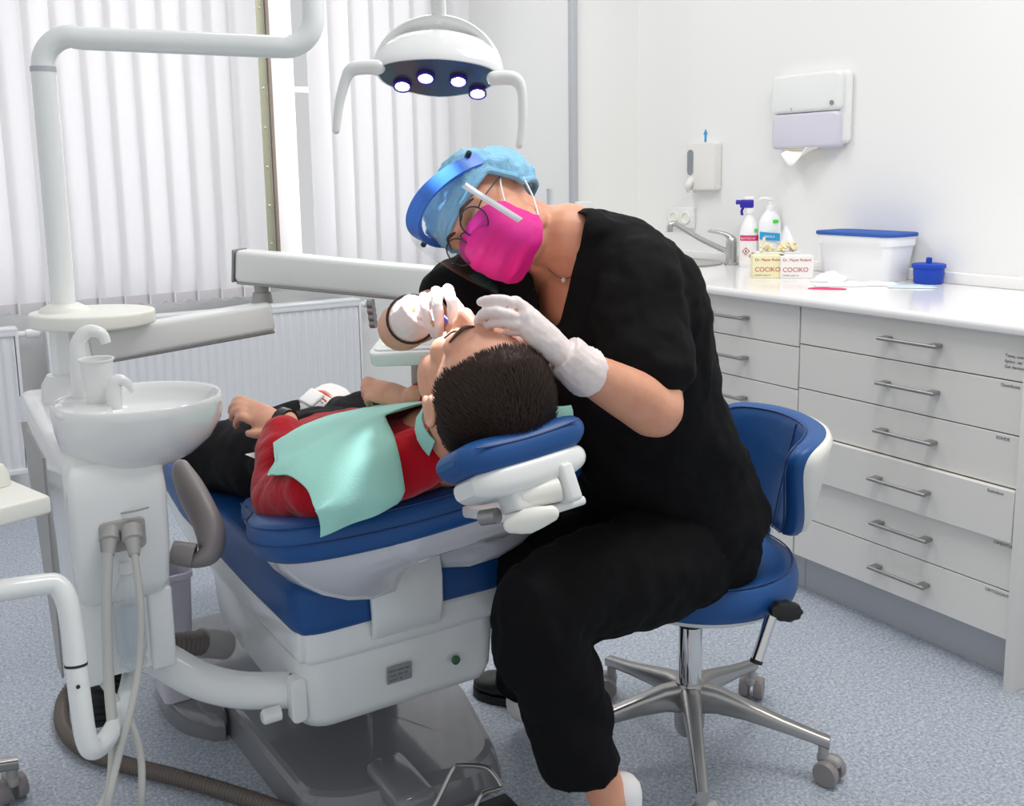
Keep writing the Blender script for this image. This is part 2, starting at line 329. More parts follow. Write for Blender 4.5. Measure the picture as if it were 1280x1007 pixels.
# radiators
def radiator(a, b, label, y=4.30):
    t = thing('radiator', V(((a+b)/2, y, .1)), label, 'radiator', 'panel radiators under the window')
    n = int((b-a)/.036); p = (b-a-.03)/n; rg = G()
    def fn(u, v):
        x = a+.015+u*(b-a-.03); k = (u*n) % 1; d = .009*max(0, min(1, 4*abs(k-.5)-.4)); e = min(v, 1-v); d *= min(1, e*14)
        return V((x, y-.03-d, .125+v*.535))
    rg.sheet(fn, n*8, 12); part('front_panel', rg, M['rad'], t, 60)
    part('back_panel', G().box(V(((a+b)/2, y+.03, .39)), (b-a-.02, .02, .55), .006), M['rad'], t)
    part('casing', G().box(V((a+.006, y, .39)), (.012, .085, .575), .004).box(V((b-.006, y, .39)), (.012, .085, .575), .004).box(V(((a+b)/2, y, .68)), (b-a, .085, .014), .004).box(V(((a+b)/2, y-.03, .665)), (b-a, .022, .022), .004).box(V(((a+b)/2, y-.03, .118)), (b-a, .022, .022), .004), M['rad'], t)
    for x in (a+.3, b-.3): part('wall_bracket', G().box(V((x, y+.06, .4)), (.04, .06, .4)), M['rad'], t)
    part('valve', G().lathe([(.012, 0), (.012, .03), (.018, .032), (.02, .075), (.012, .085)], V((b, y, .655)), EX, 14), M['plastic'], t)
    return t
radiator(-.95, .40, 'white ribbed radiator at far left behind the pole of the unit')
radiator(.50, 1.83, 'white ribbed radiator under the window behind the metal arms and patient')
# conduit, sockets
part_ = G().box(V((WX-.009, 3.155, 1.055)), (.018, .16, .085), .005); t = part('wall_socket', part_, M['plastic']); tag(t, 'white double wall socket above the tap', 'socket')
for y in (3.118, 3.192): part('outlet', G().lathe([(.026, 0), (.026, .006), (.019, .006), (.019, .001), (.0, .001)], V((WX-.018, y, 1.055)), -EX, 20), M['cream'], t)
t = part('junction_box', G().box(V((PX+.03, JY-.022, 1.075)), (.075, .044, .10), .006), M['plastic']); tag(t, 'small white junction box at the foot of the wall conduit', 'box')
t = part('thin_wall_pipe', G().tube([V((PX-.012, JY+.17, 1.02)), V((PX-.012, JY+.17, 1.16)), V((PX-.012, JY+.17, 1.175))], [.005, .005, .008], 10, 2), M['kick']); tag(t, 'short thin grey pipe on the wall behind the nape of the black scrubs', 'pipe')
# ------------------------------------------------------------------ drawer cabinets
def cabinet(y0, y1, zs, label, outs=None, hx=.08, hc=None, names=()):
    t = thing('drawer_cabinet', V(((FX+WX)/2, (y0+y1)/2, 0)), label, 'cabinet', 'white drawer cabinets')
    ym = (y0+y1)/2; w_ = y1-y0
    part('carcass', G().box(V(((FX+.02+WX)/2, ym, (.117+.862)/2)), (WX-FX-.022, w_-.001, .745)), M['cab'], t)
    part('plinth', G().box(V((FX+.065, ym, .0585)), (.018, w_, .117)), M['kick'], t)
    hc = hc or ym
    for k, (za, zb) in enumerate(zs):
        dx = (outs or {}).get(k, 0)
        d = part('drawer', G().box(V((FX+.009-dx, ym, (za+zb)/2)), (.018, w_-.003, zb-za-.003), .0012, seg=1), M['cab'], t)
        z = za+(zb-za)*.52; X = FX-dx
        h = G().tube([V((X-.03, hc-hx*1.02, z)), V((X-.03, hc+hx*1.02, z))], .005, 10, 1)
        for s in (-1, 1): h.box(V((X-.0155, hc+s*(hx-.012), z)), (.031, .024, .011), .003)
        part('handle', h, M['handle'], d)
        for (kk, rows) in names:
            if kk == k:
                for j, (s_, yy, dz) in enumerate(rows): text('label', s_, .0105, V((X, yy, zb-dz)), -EY, EZ, M['tgrey'], d)
    return t
Z6 = [.119, .242, .3665, .495, .6235, .7515, .8615]
zs = [(Z6[k], Z6[k+1]) for k in range(6)][::-1]
ZL = [.119, .305, .49, .6155, .7405, .8615]; zl = [(ZL[k], ZL[k+1]) for k in range(5)][::-1]
cabinet(1.297, 1.974, zs, 'white six-drawer cabinet at the right end of the worktop', {3: .016}, .085, 1.60, [(0, [('Teste, compozite', 1.352, .055), ('lipitor, ser fluor', 1.352, .068), ('Gel demineralizant', 1.352, .081)]), (1, [('Dezinfectie', 1.358, .016)]), (2, [('SONDE', 1.362, .016)]), (3, [('Endodont', 1.366, .016)]), (4, [('CIMENTURI', 1.352, .016)]), (5, [('ORTODONTIE', 1.366, .016)])])
cabinet(1.976, 2.62, zl, 'white five-drawer cabinet between the black scrubs and blue stool back', None, .09, 2.262)
cabinet(2.622, 3.44, [(.119, .8615)], 'white sink cabinet mostly hidden behind the seated dentist', None, .08)
t = thing('end_panel', V((FX+.3, 1.28, 0)), 'white end panel standing at the far right edge of the drawers', 'panel'); part('board', G().box(V((FX+.285, 1.2835, .43)), (.61, .02, .86), .001), M['cab'], t)
# worktop with rounded lip and sink cut-out
yw0, yw1 = 1.0, 3.448; SX, SY, SR = 2.60, 3.0, .17
poly = [(WX, .862), (FX-.018, .862), (FX-.024, .866), (FX-.026, .875), (FX-.024, .884), (FX-.018, TZ), (WX, TZ)]
wt = thing('worktop', V((FX+.3, (yw0+yw1)/2, .862)), 'long glossy white worktop over the drawer cabinets', 'worktop')
part('slab', G().prism([(p[0], p[1]) for p in poly], V((0, yw1, 0)), EX, EZ, yw1-yw0), M['top'], wt)
struct('trim_5', G().box(V((WX-.011, (yw0+yw1)/2, TZ+.018)), (.022, yw1-yw0, .036), .004), M['top'])
sk = thing('sink', V((SX, SY, TZ)), 'round steel sink set into the worktop behind the dentist', 'sink')
part('rim', G().lathe([(SR*.97, .0005), (SR+.025, .0005), (SR+.028, .004), (SR+.02, .007), (SR, .006), (SR*.95, .002)], V((SX, SY, TZ)), EZ, 48, False), M['steel'], sk)
part('bowl', G().lathe([(SR*.97, .004), (SR*.95, .0015), (SR*.5, .0008), (.03, .0006)], V((SX, SY, TZ)), EZ, 48), M['steel'], sk)
# mixer tap
tp = thing('mixer_tap', V((2.735, 2.86, TZ)), 'brushed steel mixer tap with long angled spout beside the sink', 'tap')
tb = atX(914, 330, 2.72); tb.z = TZ
part('body', G().lathe([(.026, 0), (.026, .006), (.021, .01), (.021, .085), (.018, .1), (.012, .108)], tb, EZ, 20), M['steel'], tp)
sp0 = tb+V((-.01, .01, .05)); e1 = atX(842, 280, 2.60); 
part('spout', G().tube([sp0, sp0.lerp(e1, .5)+EZ*-.004, sp0.lerp(e1, .9)+EZ*.004, e1+EZ*.002, e1+V((-.012, .006, -.004)), e1+V((-.014, .007, -.03))], [.011, .010, .010, .011, .012, .013], 12, 5), M['steel'], tp)
part('lever', G().tube([tb+EZ*.1, tb+V((-.02, .02, .118)), tb+V((-.06, .06, .128))], [.013, .008, .006], 10, 4, round_=True), M['steel'], tp)
# ------------------------------------------------------------------ things on the worktop
def onTop(x, y, X): r = ray(x, y); return V((X, (r*(X/r.x)).y, TZ))
# spray bottle
p = atz(936, 333, TZ); t = thing('spray_bottle', p, 'white spray bottle with blue trigger and pink label beside the tap', 'bottle')
part('body', G().lathe([(.034, 0), (.037, .006), (.037, .12), (.033, .145), (.02, .175), (.0145, .19), (.0145, .2)], p, EZ, 28), M['bottle'], t)
lv = (EYE-p); lv.z = 0; lv.normalize(); ls = EZ.cross(lv)  # towards the room; sideways
part('collar', G().lathe([(.017, .196), (.018, .2), (.018, .212), (.012, .216)], p, EZ, 20), M['white'], t)
hd = G().box(p+EZ*.232+ls*-.012, (.05, .022, .03), .006, (ls, lv, EZ)); part('trigger_head', hd, M['navy'], t)
part('nozzle', G().lathe([(.008, 0), (.009, .014), (.005, .016)], p+EZ*.238-ls*.036, -ls, 14), M['navy'], t)
part('trigger', G().tube([p+EZ*.225-ls*.022, p+EZ*.205-ls*.03, p+EZ*.19-ls*.027], .005, 8, 4), M['navy'], t)
part('cap', G().box(p+EZ*.252-ls*.004, (.036, .02, .012), .004, (ls, lv, EZ)), M['white'], t)
def wrap(r, z0, z1, a, m, name, par, c):
    g = G().sheet(lambda u, v: c+(lv*math.cos((u-.5)*2*a)+ls*math.sin((u-.5)*2*a))*(r+.0006)+EZ*(z0+(z1-z0)*v), 16, 1); return part(name, g, m, par)
wrap(.037, .098, .118, 1.1, M['pink'], 'pink_band', t, p); wrap(.037, .012, .097, 1.1, M['wbox'], 'label', t, p)
text('print', 'BACTICID AF', .0085, p+lv*.0385+EZ*.104-ls*.03, ls, EZ, M['white'], t)
for dx, dz in ((-.012, .06), (.012, .042)):
    c = p+lv*.0382+ls*dx+EZ*dz; part('hazard_diamond', G().prism([(0, -.014), (.014, 0), (0, .014), (-.014, 0)], c, ls, EZ, .0006).prism([(0, -.01), (.01, 0), (0, .01), (-.01, 0)], c+lv*.0007, ls, EZ, .0004, mi=1).prism([(-.003, -.004), (.003, -.004), (.002, .003), (0, .006), (-.002, .003)], c+lv*.0013, ls, EZ, .0004, mi=2), [M['tred'], M['wbox'], M['black']], t)
part('green_sticker', G().box(p+lv*.034+ls*.024+EZ*.137, (.012, .003, .012), .001, (ls, lv, EZ)), M['green'], t)
# pump bottle
p = atz(961, 334, TZ); t = thing('pump_bottle', p, 'rounded white pump bottle with cyan label between spray bottle and wash bottle', 'bottle')
part('body', G().lathe([(.036, 0), (.039, .008), (.043, .08), (.045, .13), (.043, .165), (.034, .19), (.018, .205), (.014, .212)], p, EZ, 28, sy=.8), M['bottle'], t)
part('pump', G().lathe([(.015, .21), (.015, .224), (.006, .226), (.006, .245), (.012, .247), (.012, .256)], p, EZ, 16).tube([p+EZ*.251, p+EZ*.252-ls*.03, p+EZ*.246-ls*.037], .005, 8, 3), M['bottle'], t)
part('cyan_label', G().sheet(lambda u, v: p+lv*(.0455*.92*math.cos((u-.5)*1.7)+.003)+ls*(.044*math.sin((u-.5)*1.9))+EZ*(.105+.028*v-.006*u), 12, 1), M['cyan'], t)
text('print', 'MEDILA', .011, p+lv*.0465+EZ*.112-ls*.02, ls, EZ, M['white'], t)
part('green_sticker', G().box(p+lv*.034+ls*.02+EZ*.17, (.02, .004, .013), .002, (ls, lv, EZ)), M['green'], t)
# wash bottle (funnel shape)
p = atz(990, 334, TZ)+V((-.0, .02, 0)); t = thing('wash_bottle', p, 'cone-necked white wash bottle standing behind the glove boxes', 'bottle')
part('body', G().lathe([(.05, 0), (.053, .006), (.053, .07), (.045, .1), (.026, .135), (.015, .16), (.013, .18)], p, EZ, 26), M['tub'], t)
part('nozzle', G().lathe([(.014, .178), (.014, .19), (.007, .2), (.006, .25), (.009, .252), (.009, .262), (.003, .266)], p, EZ, 16), M['bottle'], t)
part('pink_label', G().box(p+lv*.047-ls*.024+EZ*.072, (.016, .003, .02), .001, (ls, lv, EZ)), M['pink'], t)
# glove boxes
def carton(px, py, m, rot, label, line, up):
    c = up or atz(px, py, TZ); a = RAD(rot); ux = V((math.cos(a), math.sin(a), 0)); uy = EZ.cross(ux)   # ux: along the printed face, uy into the box
    w_, d_, h_ = .105, .07, .075; t = thing('carton', c, label, 'box', 'small printed cartons on the worktop')
    part('box', G().box(c+EZ*h_/2+uy*d_/2, (w_, d_, h_), .0015, (ux, uy, EZ), 1), m, t)
    o = c-ux*(w_/2-.006)
    text('print', 'Dr. Mayer Roland', .0125, o+EZ*.057, ux, EZ, M['tred'], t); text('print', line, .021, o+EZ*.022, ux, EZ, M['tred'], t)
    text('print', 'COCIKO  sterile  50', .006, o+EZ*.008, ux, EZ, M['tgrey'], t)
    s_ = c+ux*w_/2+uy*.012; text('print', 'COCIKO', .014, s_+EZ*.012+uy*.02, EZ, -uy, M['tred'], t)
    return t, c, ux, uy
fw = -lv
b2 = carton(996, 348, M['wbox'], -38, 'white carton with red print, right of the yellow carton', 'COCIKO', 0)
q = b2[1]-b2[2]*.088+b2[3]*.016; b1 = carton(0, 0, M['ybox'], -38, 'pale yellow carton with red print, left of the white carton', 'COCIKO', q)
p = b2[1]-b2[2]*.045+b2[3]*.125
t = thing('cotton_dispenser', p, 'clear box of cream cotton rolls standing behind the two cartons', 'box')
part('tray', G().box(p+EZ*.04, (.15, .05, .08), .003, (b2[2], b2[3], EZ)), M['tub'], t)
rr = G()
for k in range(34): c = p+b2[2]*random.uniform(-.06, .06)+b2[3]*random.uniform(-.016, .016)+EZ*(.085+random.uniform(0, .028)*(1-abs(k-17)/30)); d = V((random.uniform(-1, 1), random.uniform(-1, 1), random.uniform(-.6, .6))).normalized(); rr.tube([c-d*.011, c+d*.011], .005, 8, 1, round_=True)
o = part('cotton_rolls', rr, M['latexc'], t); o['kind'] = 'stuff'
# tub with blue lid
pL, pR = atz(1027, 344, TZ), atz(1141, 352, TZ); mid = (pL+pR)/2+V((.03, 0, 0)); ya = abs(pL.y-pR.y)
t = thing('storage_tub', mid, 'white translucent tub with blue lid beside the small blue jar', 'tub')
mid = V((2.70, 2.165, TZ)); W_ = .285; t.location = mid
R = []
for z, k in ((0, .88), (.004, .9), (.06, .95), (.11, 1.0), (.114, 1.04), (.142, 1.05)): R.append([mid+EX*q[0]*k+EY*q[1]*k+EZ*z for q in rrect(.15, W_, .035)])
part('tub_body', G().rings(R), M['tub'], t); lidg = G().prism(rrect(.166, W_*1.09, .04), mid+EZ*.142, EX, EY, .012, .003)
part('lid', lidg, M['lid'], t)
# blue jar
p = atz(1160, 354, TZ); t = thing('blue_jar', p, 'small solid blue lidded jar at the right of the tub', 'jar')
part('jar_body', G().lathe([(.04, 0), (.043, .004), (.046, .052)], p, EZ, 32), M['jar'], t); part('jar_lid', G().lathe([(.05, .05), (.05, .06), (.045, .062), (.009, .063), (.009, .078), (.006, .081)], p, EZ, 32), M['jar'], t)
# packets
def packet(px, py, sx, sy, rot, m, label, h=.006):
    c = atz(px, py, TZ); a = RAD(rot); ux = V((math.cos(a), math.sin(a), 0)); uy = EZ.cross(ux)
    g = G(); f = lambda u, v: h*(math.sin(math.pi*u)*math.sin(math.pi*v))**.5*(.7+.5*noise.noise(V((u*4+px, v*4, 1))))
    g.sheet(lambda u, v: c+ux*(u-.5)*sx+uy*(v-.5)*sy+EZ*(.001+f(u, v)), 14, 8); n = len(g.v); g.sheet(lambda u, v: c+ux*(u-.5)*sx+uy*(v-.5)*sy+EZ*.0004, 14, 8)
    t = part('packet', g, m); return tag(t, label, 'packet', 'packets on the worktop')
packet(1037, 350, .13, .1, 30, M['white'], 'crumpled white packet left of the tub front', .03)
packet(1050, 357, .15, .06, -35, M['white'], 'flat white paper packet over the red one', .012)
packet(1034, 361, .11, .03, -50, M['pink'], 'thin pinkish red packet at the front edge of the paper pile', .005)
packet(1097, 356, .12, .07, -50, M['white'], 'white film packet in front of the tub', .014)
packet(1140, 359, .14, .06, -48, mat('pale_blue_film', '#cfe3ea', .3), 'pale blue film packet in front of the small jar', .01)
# dispensers on the wall
X = 2.742
ya, yb = atX(963, 130, X).y, atX(1048, 130, X).y; za, zb, zc = atX(1047, 184, X).z, atX(1047, 137, X).z, atX(1047, 98, X).z
t = thing('towel_dispenser', V((WX, (ya+yb)/2, za)), 'white paper towel dispenser high on the wall', 'dispenser')
def shellbox(y0, y1, z0, z1, xf, r):
    return G().prism([(q[0], q[1]) for q in rrect(abs(y1-y0), z1-z0, r)], V((WX, (y0+y1)/2, (z0+z1)/2)), -EY, EZ, WX-xf, .012)
part('cover', shellbox(yb, ya, zb, zc+.03, X, .02), M['plastic'], t)
part('window', shellbox(yb+.004, ya-.004, za, zb-.001, X+.002, .018), M['lilac'], t)
part('back_plate', shellbox(yb-.02, ya, za+.012, zc+.03, WX-.028, .02), M['plastic'], t)
part('lock', G().lathe([(.008, 0), (.008, .004), (.003, .004)], atX(1040, 128, X), -EX, 16), M['handle'], t)
text('print', 'T', .014, atX(988, 139, X), -EY, EZ, M['tgrey'], t)
yt = (ya+yb)/2+.03
t2 = G().sheet(lambda u, v: V((X+.02-.045*math.sin(v*2.2)*v, yt+.05-u*.17+.06*v*u, za+.004-.062*math.sin(math.pi*min(1, .12+u*.9))*v)), 12, 8); o = part('paper_towel', t2, M['white']); tag(o, 'white paper towel hanging from the wall dispenser', 'paper towel')
part('slot', G().box(V((X+.028, yt, za-.001)), (.04, .13, .003)), M['latexc'], t)
X = 2.755; ya, yb, za, zb = atX(858, 205, X).y, atX(893, 205, X).y, atX(893, 238, X).z, atX(893, 177, X).z; ym = (ya+yb)/2
t = thing('soap_dispenser', V((WX, ym, za)), 'narrow white soap dispenser on the wall above the tap', 'dispenser')
part('housing', G().prism(rrect(ya-yb, zb-za, .012), V((WX, ym, (za+zb)/2)), -EY, EZ, WX-X, .006), M['cab'], t)
part('level_window', G().prism(rrect(.034, .1, .0165), atX(863, 203, X), -EY, EZ, .002), M['smoke'], t)
q = atX(864, 232, X); part('push_lever', G().tube([q+EZ*.02, q+V((-.016, .0, .0)), q+V((-.012, .005, -.02))], [.016, .014, .008], 12, 4, round_=True), M['cab'], t)
part('spout', G().lathe([(.008, 0), (.006, .012)], V((X+.015, ya-.03, za+.002)), -EZ, 12), M['cab'], t)
t = part('arrow_sticker', G().prism([(-.006, -.03), (.006, -.03), (.006, .0), (.012, .0), (.0, .022), (-.012, .0), (-.006, .0)], atX(882, 168, WX-.0005), -EY, EZ, .0008), M['cyan']); tag(t, 'small blue arrow sticker on the wall over the soap dispenser', 'sticker')
# ================================================================== dental unit on the left
ux0, ux1, uf = .212, .372, 1.75
un = thing('dental_unit', V((.29, 1.95, .38)), 'white dental unit with ceramic bowl, tall pole and round shelf left of the patient chair', 'dental unit')
prof = [(uf, .40), (uf, .775), (uf+.02, .79), (uf+.3, .79), (2.36, .80), (2.40, .79), (2.41, .76), (2.38, .72), (2.12, .64), (2.02, .52), (1.98, .40)]
def side(profile, x0, x1, bev): return G().prism([(p[0], p[1]) for p in profile], V((x1, 0, 0)), EY, EZ, -(x1-x0) if False else (x1-x0), bev, 4)
g = G().prism([(p[0], p[1]) for p in prof], V((ux0, 0, 0)), EY, EZ, ux1-ux0, .022, 4)
part('body', g, M['ceram'], un, 50)
fb = G()
for z, wx, dy in ((.52, .055, .006), (.535, .068, .014), (.56, .074, .019), (.62, .077, .022), (.72, .078, .022), (.76, .076, .018), (.772, .07, .008)):
    fb.rings([]) if False else None
R = []
for z, wx, dy in ((.53, .05, .002), (.54, .066, .012), (.56, .074, .019), (.62, .0775, .023), (.72, .079, .023), (.762, .076, .018), (.778, .068, .006)):
    R.append([V(((ux0+ux1)/2+q[0], uf-dy/2+.01+q[1], z)) for q in rrect(wx*2, .02+dy, min(.012, .008+dy/4))])
fp = part('front_cover', G().rings(R), M['enamel'], un, 60)
part('cover_groove', G().tube([at(103, 645, 1.69), at(130, 643, 1.69), at(160, 640, 1.69), at(186, 634, 1.69)], .0018, 6, 3), M['lgrey'], fp)
lw_ = G()
for x0, x1 in ((ux0+.004, ux0+.05), (ux1-.045, ux1-.002)): part('lower_panel', G().box(V(((x0+x1)/2, uf+.02, .465)), (x1-x0, .05, .15), .006), M['enamel'], un)
part('bottle_recess', G().box(V(((ux0+ux1)/2, uf+.035, .47)), (.075, .03, .14), .004), M['cab'], un)
sp_ = part('side_reflection_sheet', G().prism([(1.99, .74), (2.33, .74), (2.2, .56), (2.06, .30), (2.0, .30)], V((ux0-.004, 0, 0)), EY, EZ, .004), M['lgrey'], un)  # grey sheet standing in for a grey reflection beside the unit
# hose socket panel with two plugs
pc = at(147, 664, 1.712); pp = part('socket_panel', G().prism(rrect(.074, .055, .01), V((.292, uf-.016, pc.z)), EX, EZ, .012, .003), M['lgrey'], un)
def corr(g, pts, r, pitch=.009, amp=.12, n=12):
    P = [V(p) for p in crom([list(p) for p in pts], 16)]; L = sum((P[i+1]-P[i]).length for i in range(len(P)-1)); m = int(L/pitch)*2; out = []; acc = 0; i = 0
    for k in range(m+1):
        tgt = L*k/m
        while i < len(P)-2 and acc+(P[i+1]-P[i]).length < tgt: acc += (P[i+1]-P[i]).length; i += 1
        sg = (P[i+1]-P[i]).length or 1; out.append(P[i].lerp(P[i+1], min(1, (tgt-acc)/sg)))
    g.tube(out, [r*(1+(amp if k % 2 else -amp)) for k in range(len(out))], n, 1); return g
def hose(name, label, pts, r, m, plug=None):
    t = thing(name, V(pts[-1]), label, 'hose', 'hoses hanging from the dental unit'); part('tube', G().tube(pts, r, 12, 6), m, t)
    if plug:
        a, b = plug; d = (b-a); part('plug', G().tube([a, a+d*.45, a+d*.5, b], [.016, .017, .013, .009], 14, 1), M['lgrey'], t)
    return t
k1, k2 = at(138, 660, 1.69), at(164, 658, 1.69)
hose('suction_hose', 'thick grey suction hose hanging from the left plug', [at(135, 690, 1.66), at(133, 760, 1.655), at(136, 850, 1.65), at(142, 930, 1.62), at(138, 985, 1.6), at(124, 1020, 1.6), atz(118, 1075, .05), atz(112, 1105, .009), atz(60, 1135, .009)], .0085, M['hose'], (k1, at(136, 694, 1.66)))
hose('suction_hose', 'thinner grey suction hose hanging from the right plug', [at(168, 690, 1.66), at(176, 760, 1.655), at(174, 830, 1.65), at(163, 890, 1.62), at(147, 950, 1.6), at(133, 1020, 1.59), atz(130, 1090, .05), atz(128, 1120, .0065), atz(90, 1160, .0065)], .006, M['hose'], (k2, at(168, 694, 1.66)))
hose('drain_hose', 'slim pale hose crossing in front of the bent white pipe', [at(112, 832, 1.76), at(135, 862, 1.72), at(160, 895, 1.68), at(176, 945, 1.66), at(177, 1010, 1.65), atz(180, 1050, .05), atz(186, 1075, .0065), atz(230, 1110, .0065)], .006, M['hose'])
# water bottle
bt = at(158, 712, 1.705); t = thing('water_bottle', bt-EZ*.19, 'clear water bottle hanging in the recess of the dental unit front', 'bottle')
part('bottle', G().lathe([(.009, .0), (.011, -.012), (.021, -.036), (.0245, -.055), (.0245, -.145), (.021, -.158), (.0235, -.168), (.019, -.178), (.01, -.18)], bt, EZ, 24), M['pet'], t)
part('water', G().lathe([(.0235, -.07), (.0235, -.144), (.020, -.158), (.0225, -.168), (.0095, -.178)], bt, EZ, 24), mat('water', '#cfdde6', .05, alpha=.45), t)
part('cap', G().lathe([(.012, -.004), (.012, .016)], bt, EZ, 18), M['plastic'], t)
# bowl
bc = V((.352, 1.83, -.008)); R = []; Ri = []
def egg(c, r, z, k=1.0): return [V((c.x+r*(1.0 if math.cos(a) > 0 else .98)*math.cos(a), c.y+r*.92*math.sin(a), z+c.z)) for a in [2*math.pi*q/48 for q in range(48)]]
for z, r, dx in ((.742, .060, -.035), (.748, .064, -.035), (.757, .078, -.024), (.775, .108, -.012), (.80, .130, -.005), (.83, .142, 0), (.86, .146, 0), (.872, .1455, 0), (.876, .142, 0), (.874, .137, 0), (.862, .132, 0), (.845, .12, 0), (.835, .09, 0), (.832, .03, 0)):
    R.append(egg(bc+EX*dx, r, z))
bowl = part('spittoon_bowl', G().rings(R), M['ceram'], un, 60)
part('bowl_foot', G().lathe([(.07, .728), (.072, .737), (.06, .745)], V((bc.x-.04, bc.y, 0)), EZ, 36), M['dark'], un)
part('bowl_ledge', G().prism(spoly([(-.135, -.05), (-.07, -.085), (-.045, -.02), (-.05, .05), (-.08, .085), (-.13, .05)]), V((bc.x, bc.y, .853)), EX, EY, .012, .004), M['ceram'], bowl)
fo = at(101, 486, 1.80); fo.z = .864
part('cup_filler_spout', G().tube([fo, fo+EZ*.07, fo+V((.004, 0, .1)), fo+V((.02, -.006, .118)), fo+V((.04, -.013, .112)), fo+V((.046, -.015, .095))], [.017, .015, .014, .012, .010, .009], 14, 5), M['ceram'], un)
f2 = at(143, 497, 1.73); f2.z = .858
part('bowl_rinse_spout', G().tube([f2, f2+EZ*.03, f2+V((.006, -.002, .048)), f2+V((.02, -.007, .045)), f2+V((.03, -.01, .028))], [.013, .013, .012, .008, .0055], 12, 5), M['ceram'], un)
cp = at(124, 496, 1.755); cp.z = .865; t = thing('plastic_cup', cp, 'white ribbed plastic cup standing between the two small spouts of the bowl', 'cup')
part('cup_wall', G().lathe([(.0, .001), (.021, .0), (.0275, .073), (.03, .074), (.0295, .077), (.0265, .076), (.02, .004), (0, .003)], cp, EZ, 30), M['plastic'], t)
# pole, shelf, lamp arm
pb = at(88, 478, 2.1); px_, py_ = pb.x, pb.y
def pz(y): r = ray(75, y); return (EYE+r*((V((px_, py_, 0))-EYE).dot(FW)/r.dot(FW))).z
z_sh = pz(385)
part('pole_socket', G().lathe([(.058, .79), (.056, .83), (.044, .85), (.036, .852)], V((px_, py_, 0)), EZ, 32), M['ceram'], un)
part('lower_column', G().lathe([(.033, .80), (.033, z_sh-.02)], V((px_, py_, 0)), EZ, 8), M['enamel'], un)
sc = V((px_, py_, 0))+_r*.058
sh = part('shelf', G().prism([(.125*math.cos(a)*1.0, .105*math.sin(a)) for a in [2*math.pi*q/48 for q in range(48)]], V((sc.x, sc.y, z_sh-.016)), _r, EZ.cross(_r), .03, .006), M['cream'], un)
part('pole_collar', G().lathe([(.05, z_sh+.012), (.046, z_sh+.02), (.028, z_sh+.03)], V((px_, py_, 0)), EZ, 28), M['cream'], un)
zt = pz(100); arm_e = at(383, 59, 2.02); bend = V((px_, py_, zt))
part('pole', G().lathe([(.0235, z_sh), (.0235, zt-.002)], V((px_, py_, 0)), EZ, 28), M['enamel'], un)
lm = thing('operating_light', V((.8, 1.55, 1.36)), 'white dental lamp with four lit LEDs and two handles over the patient', 'lamp')
part('joint_ring', G().lathe([(.0245, zt-.006), (.0245, zt+.004)], V((px_, py_, 0)), EZ, 28), M['kick'], lm)
hz = zt+.062; d = (arm_e-bend); d.z = 0; L = d.length; d.normalize(); e2 = bend+d*(L-.03); e2.z = arm_e.z
def arcp(c, v0, v1, r, n=7): return [c+v0*(r*math.cos(math.pi/2*k/n))+v1*(r*math.sin(math.pi/2*k/n)) for k in range(n+1)]
B1 = V((bend.x, bend.y, hz)); D2 = (V((e2.x, e2.y, e2.z))-B1); L2 = D2.length; D2.normalize(); rb, rc = .06, .058
pts = [bend]+arcp(B1+d*rb-EZ*rb, -d, EZ, rb)+[B1+D2*(L2*k/6) for k in range(1, 6)]+arcp(B1+D2*(L2-.012)+EZ*rc, -EZ, d, rc)+[B1+D2*(L2-.012)+EZ*(rc+.035)+d*rc]
part('swing_arm', G().tube(pts, .0225, 20, 2), M['enamel'], lm)
top = pts[-1]; part('arm_cap', G().lathe([(.024, 0), (.024, .014), (.014, .014)], top, EZ, 24), M['plastic'], lm)
part('pivot', G().lathe([(.012, .012), (.012, .09), (.03, .09), (.03, .13)], top, EZ, 20), M['handle'], lm)
lc = at(547, 96, 1.62)             # centre of the lamp's light face
lt = at(545, -30, 1.62)
part('spring_arm', G().tube([top+EZ*.11, top+EZ*.13+V((.01, -.02, 0)), top.lerp(lt, .5)+EZ*.2, lt+EZ*.08, lt+EZ*.02], [.02, .02, .022, .02, .016], 14, 6), M['enamel'], lm)
# lamp head frame: LX to the right of the picture, LN the way the light faces, LB up and away
LX = V((.87, -.48, -.045)).normalized(); LN = (V((.76, 1.33, 1.0))-lc).normalized(); LN = (LN+V((-.10, -.30, 0))).normalized(); LN = (LN-LX*LN.dot(LX)).normalized(); LB = LX.cross(LN)
if LB.dot(FW) < 0: LB = -LB
out = spoly([(-.094, -.020), (-.06, -.036), (0, -.044), (.06, -.036), (.094, -.020), (.098, .0), (.075, .03), (.0, .052), (-.075, .03), (-.098, .0)], 5)
R = []
for k, hgt in ((1.0, .0), (1.03, -.004), (1.05, -.012), (1.03, -.028), (.96, -.048), (.82, -.068), (.58, -.083), (.3, -.090), (.05, -.092)):
    R.append([lc+LX*p[0]*k+LB*(p[1]*k*(1+.25*(-hgt/.1))+(-hgt)*.15)+LN*hgt for p in out])
part('housing', G().rings(R), M['ceram'], lm, 60)
part('light_face', G().prism([(p[0]*.965, p[1]*.95) for p in out], lc+LN*.0005, LX, LB if LX.cross(LB).dot(LN) > 0 else LB, .003, 0), M['face'], lm)
for (qx, qy) in ((503, 107), (532, 97), (573, 101), (597, 116)):
    r = ray(qx, qy); o = EYE; tt = (lc+LN*.004-o).dot(LN)/r.dot(LN); c = o+r*tt
    part('led_ring', G().lathe([(.0150, -.002), (.0150, .003), (.0118, .0032), (.0112, .0015)], c, LN, 24, ref=LX), M['ledring'], lm); part('led', G().lathe([(.0110, .0005), (.0110, .0018), (.004, .0024)], c, LN, 24, ref=LX), M['led'], lm)
ah = []
